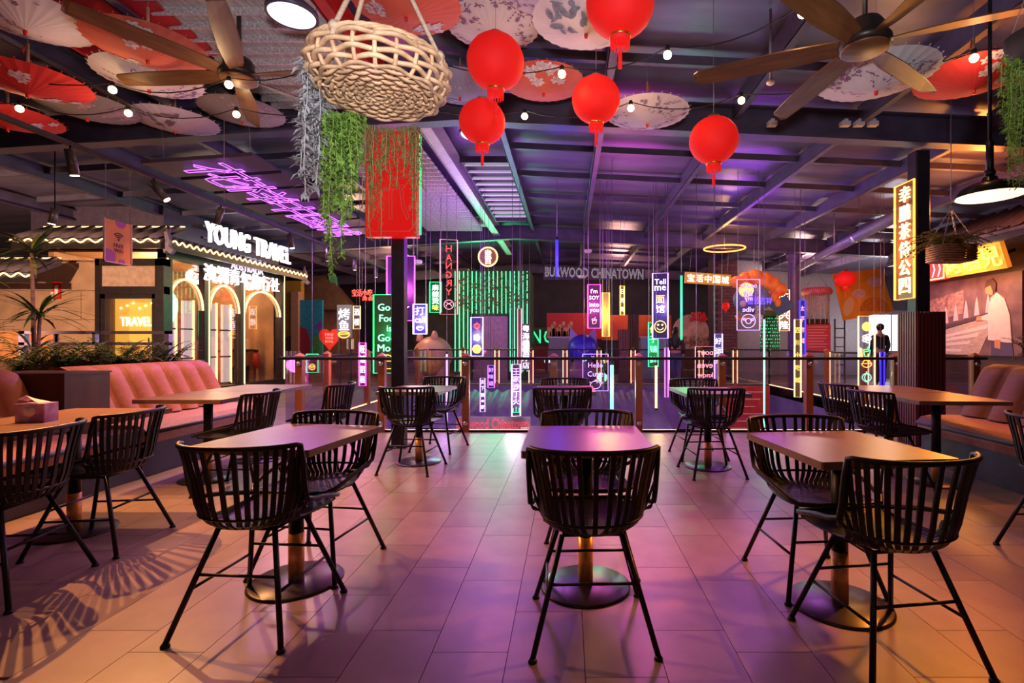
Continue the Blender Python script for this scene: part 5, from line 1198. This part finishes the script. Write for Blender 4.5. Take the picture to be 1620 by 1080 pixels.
for i, (l, r, Y, c, lb) in enumerate(((868, 904, 17.2, (.36, .34, .38), 'grey low counter beside the green sign letters'), (1013, 1056, 16.6, (.36, .46, .60), 'pale blue counter behind the violet neon sign'), (1056, 1098, 17.0, (.50, .34, .26), 'tan counter where the woman walks'))):
    c_ = thing('counter', lb, 'counter', (at((l + r) / 2, 0, Y).x, Y, 0)); w = (r - l) / 800 * Y
    obj('front', MB().bb(-w / 2, w / 2, 0, .5, 0, 1.35 if i < 2 else 1.0), mat('counter_%d' % i, c, .45, var=.15), c_); obj('top', MB().bb(-w / 2 - .03, w / 2 + .03, -.04, .54, 1.35 if i < 2 else 1.0, 1.40 if i < 2 else 1.05), whiteshelf if i < 2 else dkf, c_)
for i, (l, r, t_, Y) in enumerate(((979, 995, 521, 15.6), (995, 1011, 497, 16.4))):
    w = (r - l) / 800 * Y; p_ = thing('timber_column', ('short', 'tall')[i] + ' maroon timber column at the far rail', 'column', (at((l + r) / 2, 0, Y).x, Y, 0)); z = zpx(t_, Y)
    for k in range(6): obj('batten', MB().bb(-w / 2 + w * k / 6, -w / 2 + w * (k + .8) / 6, -.03, .3, 0, z), maroon if i == 0 else walnut, p_)
# round floral arch
ra = thing('floral_arch', 'round cream photo arch with red flowers on its top', 'decoration', (at(1093, 0, 16.2).x, 16.2, 0))
obj('disc', MB().plate([(.58 * math.cos(2 * PI * i / 36), 1.52 + .58 * math.sin(2 * PI * i / 36)) for i in range(36)], 0, .06), mat('arch_cream', (.60, .36, .22), .6, var=.25, scale=5), ra)
obj('stand', MB().bb(-.3, .3, .0, .08, 0, 1.0), walnut, ra)
b = MB(); rg = random.Random(2)
for k in range(16): b.ball((.02 + .03 * k + rg.uniform(-.04, .04), -.08, 2.02 + rg.uniform(-.1, .1)), .07, 8, 6)
obj('flowers', b, mat('flower_red', (.65, .02, .02), .6), ra)
b = MB()
for k in range(60): b.leaf((rg.uniform(-.5, .5), -.05, rg.uniform(1.0, 1.3)), (rg.uniform(-1, 1), -.4, rg.uniform(.2, 1)), (0, 1, 0), .2, .03)
obj('dry_grass', b, mat('dry_grass', (.35, .17, .07), .7, var=.3), ra)
# brick pillar, brick by brick
brick = mat('dark_brick', (.16, .055, .06), .6, var=.3, scale=9, rnd=.25)
bp = struct('column_brick', MB().bb(-.37, .37, 0, .7, 0, 3.9), mat('brick_joint', (.05, .03, .05), .8)); bp.location = (at(1148, 0, 16).x, 16, 0)
bm3 = MB().bb(-.13, .13, -.012, .05, 0, .085).mesh('brick'); bm3.materials.append(brick)
for r in range(30):
    for c in range(3 - r % 2 * 0):
        x = -.25 + .25 * c + (.0 if r % 2 else 0.0)
        obj('brick', bm3, None, bp, (x if r % 2 == 0 else max(-.24, min(.24, x + .12)), 0, .9 + r * .1)).scale = (.93, 1, 1)
wg = struct('wall_grey', MB().bb(at(1163, 0, 16.4).x, at(1206, 0, 16.4).x, 16.4, 16.6, 0, 3.9), mat('grey_wall', (.34, .32, .36), .6, var=.08))
gw = struct('wall_plaster', MB().bb(at(1205, 0, 18.5).x, 11.4, 18.5, 18.7, 0, 4.0), mat('plaster_grey', (.40, .36, .40), .6, var=.08))
# arch sign letters
al = thing('arch_sign', 'outlined CHINATOWN letters on a rail across the far beam', 'sign', at(940, 432, 12.9)); 
text(al, 'BURWOOD CHINATOWN', mat('letter_dull', (.55, .52, .55), .4, .4, emit=(.85, .8, .75), es=.5), w=2.5, h=.25, loc=(0, -.03, 0), rot=(0, D(1.5), 0), outline=.011)
obj('rail', MB().bb(-1.3, 1.3, .01, .05, -.05, -.01).bb(-1.3, 1.3, .05, .08, -.16, .18), dkf, al); hang(al, -1.1, .1, at(940, 432, 12.9)); hang(al, 1.1, .1, at(940, 432, 12.9))
gsn = thing('arch_sign', 'gold Chinese character signboard beside the lantern fish', 'sign', at(1120, 441, 13.6)); gsn.rotation_euler = (0, D(4), 0)
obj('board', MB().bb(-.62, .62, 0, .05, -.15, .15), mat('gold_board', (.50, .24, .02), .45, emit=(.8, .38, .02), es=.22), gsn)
for k, ch in enumerate('宝活中国城'): text(gsn, ch, N('white'), h=.20, loc=(-.46 + .23 * k, -.012, 0), ex=.006)
hang(gsn, -.5, .15, at(1120, 441, 13.6)); hang(gsn, .5, .15, at(1120, 441, 13.6))
# lantern fish balloon
fc = at(1193, 470, 12.0); ff = thing('lantern_fish', 'hanging lantern sculpture of a round fish with red and orange fins', 'sculpture', fc)
obj('body', MB().ball((-.05, 0, -.05), .44, 22, 14, (1, .8, .82)), mat('fish_body', (.20, .30, .26), .45, c2=(.16, .18, .40), scale=3), ff)
flm = mat('fin_red', (.72, .05, .02), .45, c2=(.85, .36, .03), scale=5, emit=(1, .15, .02), es=.12)
for x, z, r, sx in ((-.42, .36, .16, 1), (-.2, .42, .20, 1), (.02, .46, .22, 1.1), (.26, .40, .22, .9), (.44, .32, .20, .9), (.62, .18, .18, .9), (.48, .02, .15, .8), (.56, -.12, .12, .7)): obj('fin', MB().ball((x, 0, z), r, 14, 8, (sx, .6, .9)), flm, ff)
obj('tail', MB().add([(.3, 0, -.15), (.75, -.05, .05), (.95, 0, -.25), (.6, .05, -.45)], [(0, 1, 2, 3), (3, 2, 1, 0)]), mat('fin_teal', (.06, .14, .20), .5), ff)
obj('eye', MB().ball((-.36, -.30, -.18), .08, 12, 8), mat('fish_eye', (.75, .55, .52), .4), ff); obj('mouth', MB().tube(arc(-.3, -.38, .15, 200, 340), .03, 6), flm, ff); 
text(ff, '盛世吉祥', NEON_BLUE, w=.56, h=.16, loc=(-.02, -.40, -.12), ex=.01); hang(ff, 0, .4, fc)
# green lit figure, sign, purple post
gm = thing('lit_topiary', 'green fairy-lit hanging garland behind the lantern fish', 'decoration', at(1218, 556, 14.6))
b = MB(); b2 = MB(); rg = random.Random(9)
for s in range(9):
    x = -.26 + .065 * s; b.tube([(x, 0, 0), (x * .9, 0, .6), (x * .6, 0, 1.05)], .02, 5)
    for k in range(10): b2.ball((x + rg.uniform(-.02, .02), -.03, .06 + .1 * k), .013, 6, 4)
obj('strands', b, mat('garland', (.03, .14, .05), .6), gm); obj('fairy_lights', b2, N('green'), gm); obj('stand', MB().tube([(0, .05, -.95), (0, .05, 1.05)], .03, 6), black, gm)
obj('crown_leaves', MB().ball((0, 0, 1.12), .28, 14, 8, (1, .7, .35)), mat('crown_moss', (.20, .19, .04), .7, bump=.5), gm)
nsign('amber framed white character sign next to the purple post', 1233, 458, 1249, 523, 13.0, 'warm', [('生', .85, .2), ('意', .62, .2), ('兴', .38, .2), ('隆', .14, .2)], 'white', back=(.55, .42, .50), textw=.85, glow=8)
pc = struct('column_purple', MB().lathe([(.15, 0), (.15, 3.4), (.2, 3.45), (.2, 3.6)], 20), mat('column_purple', (.16, .08, .26), .4, var=.15)); pc.location = (at(1256, 0, 13.4).x, 13.4, 0)
pp = thing('roof_pipe', 'thick pale duct pipe running from the purple post towards the ribbed column', 'pipe', (0, 0, 0)); a_, c_ = at(1262, 424, 13.3), at(1425, 338, 7.3); obj('pipe', MB().tube([a_, c_], .09, 12), mat('duct', (.24, .19, .30), .45, .2, var=.1), pp)
obj('clamp', MB().tube([a_.lerp(c_, .3), a_.lerp(c_, .315)], .105, 12).tube([a_.lerp(c_, .7), a_.lerp(c_, .715)], .105, 12), steel, pp)
obj('hanger', MB().tube([a_.lerp(c_, .5), a_.lerp(c_, .5) + Vector((0, 0, .8))], .01, 5), wire, pp)
# macrame, menus, banner, window
mc = thing('fringe_lamp', 'pink fringed lampshade with long beige threads near the red menu', 'lampshade', at(1292, 461, 12.5))
obj('hoop', MB().lathe([(.34, -.08), (.36, 0), (.32, .08), (.22, .10)], 24), mat('lamp_pink', (.55, .10, .10), .6, var=.3, scale=9), mc)
b = MB()
for k in range(40): a = 2 * PI * k / 40; b.tube([(.28 * math.cos(a), .28 * math.sin(a), -.05), (.27 * math.cos(a), .27 * math.sin(a), -.55 - .12 * (k % 3))], .012, 4)
obj('fringe', b, mat('jute_fringe', (.48, .32, .22), .8, var=.2), mc); obj('cord', MB().tube([(0, 0, .5), (0, 0, roof_z(6) - at(1292, 461, 12.5).z)], .006, 4).tube([(-.3, 0, .08), (0, 0, .5), (.3, 0, .08)], .006, 4), wire, mc)
tt, w, h = panel('menu_board', 'bright red menu poster under the fringed lampshade', 'menu', 1275, 513, 1314, 558, 13.2, mat('menu_crimson', (.62, .05, .09), .5, var=.06), .04)
for k in range(8): obj('menu_line', MB().bb(-w * .4, w * (.4 - .08 * (k % 3)), -.006, 0, h * (.9 - .1 * k), h * (.92 - .1 * k)), MT['menu_text'], tt)
obj('easel', MB().bb(-w * .4, -w * .35, .04, .07, -1.0, h).bb(w * .35, w * .4, .04, .07, -1.0, h).bb(-w / 2, w / 2, .04, .07, h, h + .15), dkf, tt)
bn = thing('food_banner', 'tilted orange food banner hanging above the bright window', 'banner', at(1366, 466, 12.8)); 
Yb = 12.8; P4 = [at(1317, 433, Yb), at(1394, 424, Yb), at(1414, 492, Yb), at(1334, 507, Yb)]; o_ = bn.location
obj('sheet', MB().plate([(p.x - o_.x, p.z - o_.z) for p in P4[::-1]], 0, .02), mat('banner_orange', (.80, .27, .015), .5, var=.2, scale=2), bn)
obj('dish_print', MB().plate([(.28 + .38 * math.cos(PI * i / 12) , -.42 + .36 * math.sin(PI * i / 12)) for i in range(13)], -.006, 0), mat('banner_dish', (.62, .16, .01), .5, var=.2), bn)
obj('label_print', MB().plate([(-.38 + .13 * math.cos(2 * PI * i / 16) + .05 * math.sin(2 * PI * i / 16), -.30 + .24 * math.sin(2 * PI * i / 16)) for i in range(16)], -.008, 0), mat('banner_label', (.80, .45, .22), .5), bn)
obj('food_print', MB().plate([(-.12 + .17 * math.cos(2 * PI * i / 12), .02 + .13 * math.sin(2 * PI * i / 12)) for i in range(12)], -.007, 0).plate([(.28 + .2 * math.cos(2 * PI * i / 12), .33 + .13 * math.sin(2 * PI * i / 12)) for i in range(12)], -.007, 0), mat('banner_food', (.72, .36, .28), .5, var=.2, scale=8), bn)
obj('cord', MB().tube([(-.55, .01, .5), (-.55, .01, roof_z(7) - o_.z)], .005, 4).tube([(.4, .01, .6), (.4, .01, roof_z(7) - o_.z)], .005, 4), wire, bn)
wn = struct('window_1', MB().bb(at(1368, 0, 17).x, at(1428, 0, 17).x, 17, 17.05, .9, 2.2), mat('daylit_pane', (1, 1, 1), .4, emit=(1, .98, 1), es=2.2))
obj('window_frame', MB().bb(at(1366, 0, 17).x, at(1372, 0, 17).x, 16.9, 17.0, .0, 2.3).bb(at(1366, 0, 17).x, at(1432, 0, 17).x, 16.9, 17.0, 2.12, 2.26).bb(at(1408, 0, 17).x, at(1410, 0, 17).x, 16.95, 17.0, .9, 2.2).bb(at(1366, 0, 17).x, at(1432, 0, 17).x, 16.9, 17.0, 0, .92), mat('pale_window_frame', (.6, .6, .66), .5), wn)
light('window_light', 'AREA', (10.6, 16.8, 1.6), 40, (.95, .95, 1), 1.0, (9, 12, 1.0))
ladder = thing('step_ladder', 'grey metal shelf ladder beside the bright window', 'ladder', (at(1329, 0, 15).x, 15, 0))
obj('rails', MB().bb(-.16, -.13, 0, .04, 0, 1.9).bb(.13, .16, 0, .04, 0, 1.9), steel, ladder)
for k in range(6): obj('rung', MB().bb(-.14, .14, 0, .04, .25 + .27 * k, .28 + .27 * k), steel, ladder)
# left far side: mural, brown tiled hut, signs
ml = thing('mural_wall', 'painted mural panel in blue, green and dark red beyond the travel shop', 'mural', (at(492, 0, 15.5).x, 15.5, 0)); w = .34
obj('panel', MB().bb(-w, w, 0, .1, 0, 2.5), mat('mural_blue', (.02, .28, .42), .6, var=.2), ml)
obj('paint_red', MB().plate([(-w, 0), (-.05, 0), (-.02, 1.2), (-.12, 1.6), (-w, 1.7)], -.01, 0), mat('mural_red', (.28, .02, .05), .6), ml)
obj('paint_green', MB().plate([(.0, 0), (w, 0), (w, 1.1), (.22, 1.45), (.08, 1.35), (.02, .8)], -.014, 0), mat('mural_green', (.05, .30, .08), .6, var=.3), ml)
obj('paint_violet', MB().plate([(w, 1.9), (w, 1.5), (.12, 1.7)], -.012, 0), mat('mural_violet', (.22, .04, .36), .6), ml)
obj('pilaster', MB().bb(-w - .22, -w, -.1, .2, 0, 2.75), mat('pilaster_tan', (.50, .30, .17), .6, var=.1), ml)
yl = struct('wall_ochre', MB().bb(at(444, 0, 15.6).x, at(476, 0, 15.6).x, 15.6, 15.8, 0, 3.1), mat('ochre_wall', (.46, .29, .03), .6, var=.1))
ap = thing('arch_opening', 'dark arched brick opening in the ochre wall', 'alcove', (at(459, 0, 15.55).x, 15.55, .9)); obj('recess', MB().plate([(-.22, 0), (.22, 0)] + [(.22 * math.cos(PI * i / 10), .28 + .22 * math.sin(PI * i / 10)) for i in range(11)], -.02, 0), mat('alcove_dark', (.10, .05, .04), .7, var=.3), ap)
pk = thing('picket_fence', 'small white picket fence below the ochre wall', 'fence', (at(459, 0, 14.8).x, 14.8, 0))
for k in range(5): obj('picket', MB().bb(-.27 + .12 * k, -.20 + .12 * k, 0, .03, 0, .95), whiteshelf, pk)
obj('rail', MB().bb(-.3, .35, .03, .05, .3, .36).bb(-.3, .35, .03, .05, .75, .81), whiteshelf, pk)
br = mat('brown_roof', (.16, .09, .055), .6, var=.2, scale=5)
ht = thing('roofed_hut', 'brown hipped hut roof with green tip behind the travel shop', 'hut', (at(506, 0, 17).x, 17, 0))
obj('roof', MB().add([(-1.15, -.4, 2.35), (1.3, -.4, 2.25), (1.0, .8, 2.35), (-1.1, .8, 2.35), (-.5, 0, 3.35), (.3, 0, 3.5)], [(0, 1, 5, 4), (1, 2, 5), (2, 3, 4, 5), (3, 0, 4), (3, 2, 1, 0)]), br, ht)
obj('brick_face', MB().bb(-.9, 1.2, 0, .3, 0, 2.3), mat('hut_brick', (.28, .13, .07), .6, var=.25, scale=4), ht); obj('ridge_tip', MB().plate([(.3, 3.5), (.42, 3.1), (.62, 2.9), (.58, 3.4)], -.1, 0), mat('green_tip', (.10, .45, .22), .5), ht)
hr = thing('heart_sign', 'red heart-shaped sign with white words beside the mural', 'sign', at(521, 535, 14.6)); 
obj('heart', MB().plate([(.30 * (16 * math.sin(a) ** 3) / 16, .36 * (13 * math.cos(a) - 5 * math.cos(2 * a) - 2 * math.cos(3 * a) - math.cos(4 * a)) / 16) for a in [2 * PI * i / 40 for i in range(40)]], 0, .08), mat('heart_red', (.75, .02, .015), .4, emit=(1, .02, .01), es=.25), hr)
for k, s in enumerate(('FIRE', 'YOUR', 'SOUL')): text(hr, s, mat('heart_text', (.9, .6, .5), .5, emit=(1, .6, .5), es=.3), w=.24, h=.07, loc=(0, -.006, .11 - .10 * k), ex=.004)
obj('pole', MB().tube([(0, .04, -1.35), (0, .04, -.3)], .03, 6), black, hr)
tt, w, h = panel('lit_board', 'grey board with white glowing characters and a fish drawing near the heart sign', 'sign', 533, 482, 556, 534, 13.6, mat('board_grey', (.14, .18, .26), .5), .06)
text(tt, '烤', N('white'), h=h * .34, loc=(0, -.01, h * .72), ex=.01); text(tt, '鱼', N('white'), h=h * .3, loc=(0, -.01, h * .38), ex=.01)
m_ = MB()
for st_ in icon('lips', w * .8): m_.tube([(p[0], -.012, p[2] + h * .1) for p in st_], .014, 5)
obj('neon_drawing', m_, N('orange'), tt); obj('leg', MB().bb(-w * .4, -w * .3, 0, .06, -1.36, 0).bb(w * .3, w * .4, 0, .06, -1.36, 0), dkf, tt)
nsign('small amber framed vertical sign behind the grey character board', 559, 484, 570, 520, 14.4, 'warm', [('酒', .74, .3), ('楼', .3, .3)], 'white', back=(.4, .3, .35), cords=1)
rn = thing('red_neon_words', 'small red neon words glowing in the dark above the green framed sign', 'neon sign', at(573, 463, 14.0)); text(rn, '宝活小吃', N('red'), w=.56, h=.2, loc=(0, 0, 0), ex=.01); text(rn, '美食', N('red'), w=.3, h=.12, loc=(.15, 0, -.16), ex=.01); obj('rail', MB().bb(-.3, .3, .01, .03, -.02, .02), dkf, rn); hang(rn, 0, .02, at(573, 463, 14.0))
tr = thing('bin_box', 'red and white dispenser box beside the heart sign', 'box', at(553, 552, 14.0)); obj('case', MB().bb(-.08, .08, 0, .1, 0, .28), whiteshelf, tr); obj('slot', MB().bb(-.03, .0, -.006, 0, .08, .22), black, tr); obj('pole', MB().bb(-.03, .03, .03, .08, -1.02, 0), black, tr)
# white ceiling sensors and small heads under the far roof
for px, py, Y, lb in ((930, 397, 12.0, 'white smoke detector disc by the blue neon tube'), (919, 438, 13.0, 'white smoke detector hanging under the chinatown letters'), (1219, 131, 4.3, 'white ceiling sensor ball beside the big fan'), (660, 414, 10, 'pale spotlight head behind the steel post')):
    c = at(px, py, Y); d_ = thing('ceiling_sensor', lb, 'sensor', c); r = .10 if Y > 9 else .035
    obj('dome', MB().lathe([(0, -r * .5), (r * .6, -r * .45), (r, -r * .1), (r, r * .3), (0, r * .35)], 16), mat('sensor_white', (.75, .66, .70), .45), d_); obj('stem', MB().tube([(0, 0, 0), (0, 0, roof_z(c.x) - c.z)], .012, 6), wire, d_)
for i, px in enumerate((1107, 1338, 1360, 1382)):
    c = at(px if i else 1222, 196, 5.8); s_ = thing('power_socket', ('white power box on the roof beam beside the plum umbrella', 'first white socket on the roof beam', 'second white socket on the roof beam', 'third white socket on the roof beam')[i], 'socket', c); obj('case', MB().bb(-.05, .05, -.02, .05, -.02, .03), MT['sensor_white'], s_); obj('plug', MB().bb(-.02, .02, -.02, .03, .03, .055), MT['sensor_white'], s_)
# orange ring lamp under the far beam
rl = thing('ring_lamp', 'orange glowing ring lamp under the far roof beam', 'lamp', at(1146, 393, 12.2)); obj('ring', MB().tube([(.48 * math.cos(2 * PI * i / 28), .48 * math.sin(2 * PI * i / 28), 0) for i in range(28)], .018, 6, closed=True), N('orange'), rl); hang(rl, 0, .0, at(1146, 393, 12.2)); obj('arm', MB().tube([(-.48, 0, 0), (.48, 0, 0)], .008, 5), wire, rl)
light('ring_glow', 'POINT', at(1146, 393, 12.2) + Vector((0, -.3, -.1)), 25, (1, .5, .12), .2)
light('red_ceiling_fill', 'POINT', (5.7, 7.0, 3.15), 55, (1, .22, .04), .1)  # added light without a fixture, turns the right-hand roof orange
# ------------------------------------------------------------------ people
def skin(name, joints, edges, m, parent):
    me = bpy.data.meshes.new(name); me.from_pydata([j[0] for j in joints], edges, []); me.materials.append(m)
    o = bpy.data.objects.new(name, me); COL.objects.link(o); o.parent = parent
    md = o.modifiers.new('skin', 'SKIN'); md.use_smooth_shade = True
    for v, j in zip(me.skin_vertices[0].data, joints): r = j[1]; v.radius = r if isinstance(r, tuple) else (r, r)
    me.skin_vertices[0].data[0].use_root = True
    s = o.modifiers.new('sub', 'SUBSURF'); s.levels = 1; s.render_levels = 1
    return o
def person(label, loc, rz, H, top, legs, hair, stride=.0, long=False):
    k = H / 1.7; t = thing('person', label, 'person', loc, rz)
    skm = mat('person_skin', (.55, .30, .20), .5); 
    J = [((0, 0, .95), (.15, .10)), ((0, .0, 1.15), (.135, .09)), ((0, 0, 1.36), (.16, .10)), ((0, 0, 1.47), .06), ((0, -.01, 1.53), .055), ((0, -.02, 1.62), (.075, .09)), ((0, -.02, 1.68), .06),
         ((.19, 0, 1.38), .06), ((.24, .02, 1.12), .045), ((.22, -.08, .90), .036), ((.21, -.12, .82), .03), ((-.19, 0, 1.38), .06), ((-.24, .02, 1.12), .045), ((-.22, -.08, .90), .036), ((-.21, -.12, .82), .03),
         ((.10, 0, .86), .095), ((.10, -stride * .6, .48), .065), ((.10, -stride + .02, .08), .045), ((.10, -stride - .13, .03), .035), ((-.10, 0, .86), .095), ((-.10, stride * .3, .48), .065), ((-.10, stride + .02, .08), .045), ((-.10, stride - .13, .03), .035)]
    Ed = [(0, 1), (1, 2), (2, 3), (3, 4), (4, 5), (5, 6), (2, 7), (7, 8), (8, 9), (9, 10), (2, 11), (11, 12), (12, 13), (13, 14), (0, 15), (15, 16), (16, 17), (17, 18), (0, 19), (19, 20), (20, 21), (21, 22)]
    b = skin('body', [(tuple(c * k for c in p), r) for p, r in J], Ed, skm, t)
    T = [0, 1, 2, 7, 8, 9, 11, 12, 13]; ix = {v: i for i, v in enumerate(T)}
    sh = skin('shirt', [(tuple(c * k for c in J[i][0]), tuple((q + .016) for q in (J[i][1] if isinstance(J[i][1], tuple) else (J[i][1], J[i][1])))) for i in T], [(ix[a], ix[c]) for a, c in Ed if a in ix and c in ix], top, t)
    T = [0, 15, 16, 17, 19, 20, 21]; ix = {v: i for i, v in enumerate(T)}
    skin('trousers', [(tuple(c * k for c in J[i][0]), tuple((q + .014) for q in (J[i][1] if isinstance(J[i][1], tuple) else (J[i][1], J[i][1])))) for i in T], [(ix[a], ix[c]) for a, c in Ed if a in ix and c in ix], legs, t)
    hb_ = MB().ball((0, .012 * k, 1.645 * k), .105, 14, 10, (.92, 1.05, 1.0))
    if long: hb_.tube([(0, .06, 1.62 * k), (0, .10, 1.45 * k), (0, .11, 1.22 * k), (0, .09, 1.08 * k)], [.09, .11, .10, .05], 10)
    obj('hair', hb_, hair, t)
    fz = 1.605 * k
    obj('nose', MB().ball((0, -.115, fz - .01), .014, 8, 6), skm, t)
    return t
hairm = mat('black_hair', (.012, .010, .012), .5)
person('woman with long dark hair and jeans walking behind the far rail', (at(1069, 0, 15.0).x, 15.0, 0), D(160), 1.62, mat('top_black', (.02, .018, .025), .7), mat('jeans', (.08, .12, .26), .7, var=.2), hairm, .16, True)
person('person in a dark shirt seen from behind against the bright window', (at(1392, 0, 13.9).x, 13.9, 0), D(185), 1.68, mat('shirt_navy', (.015, .018, .035), .7), mat('trousers_dark', (.02, .02, .025), .7), hairm)
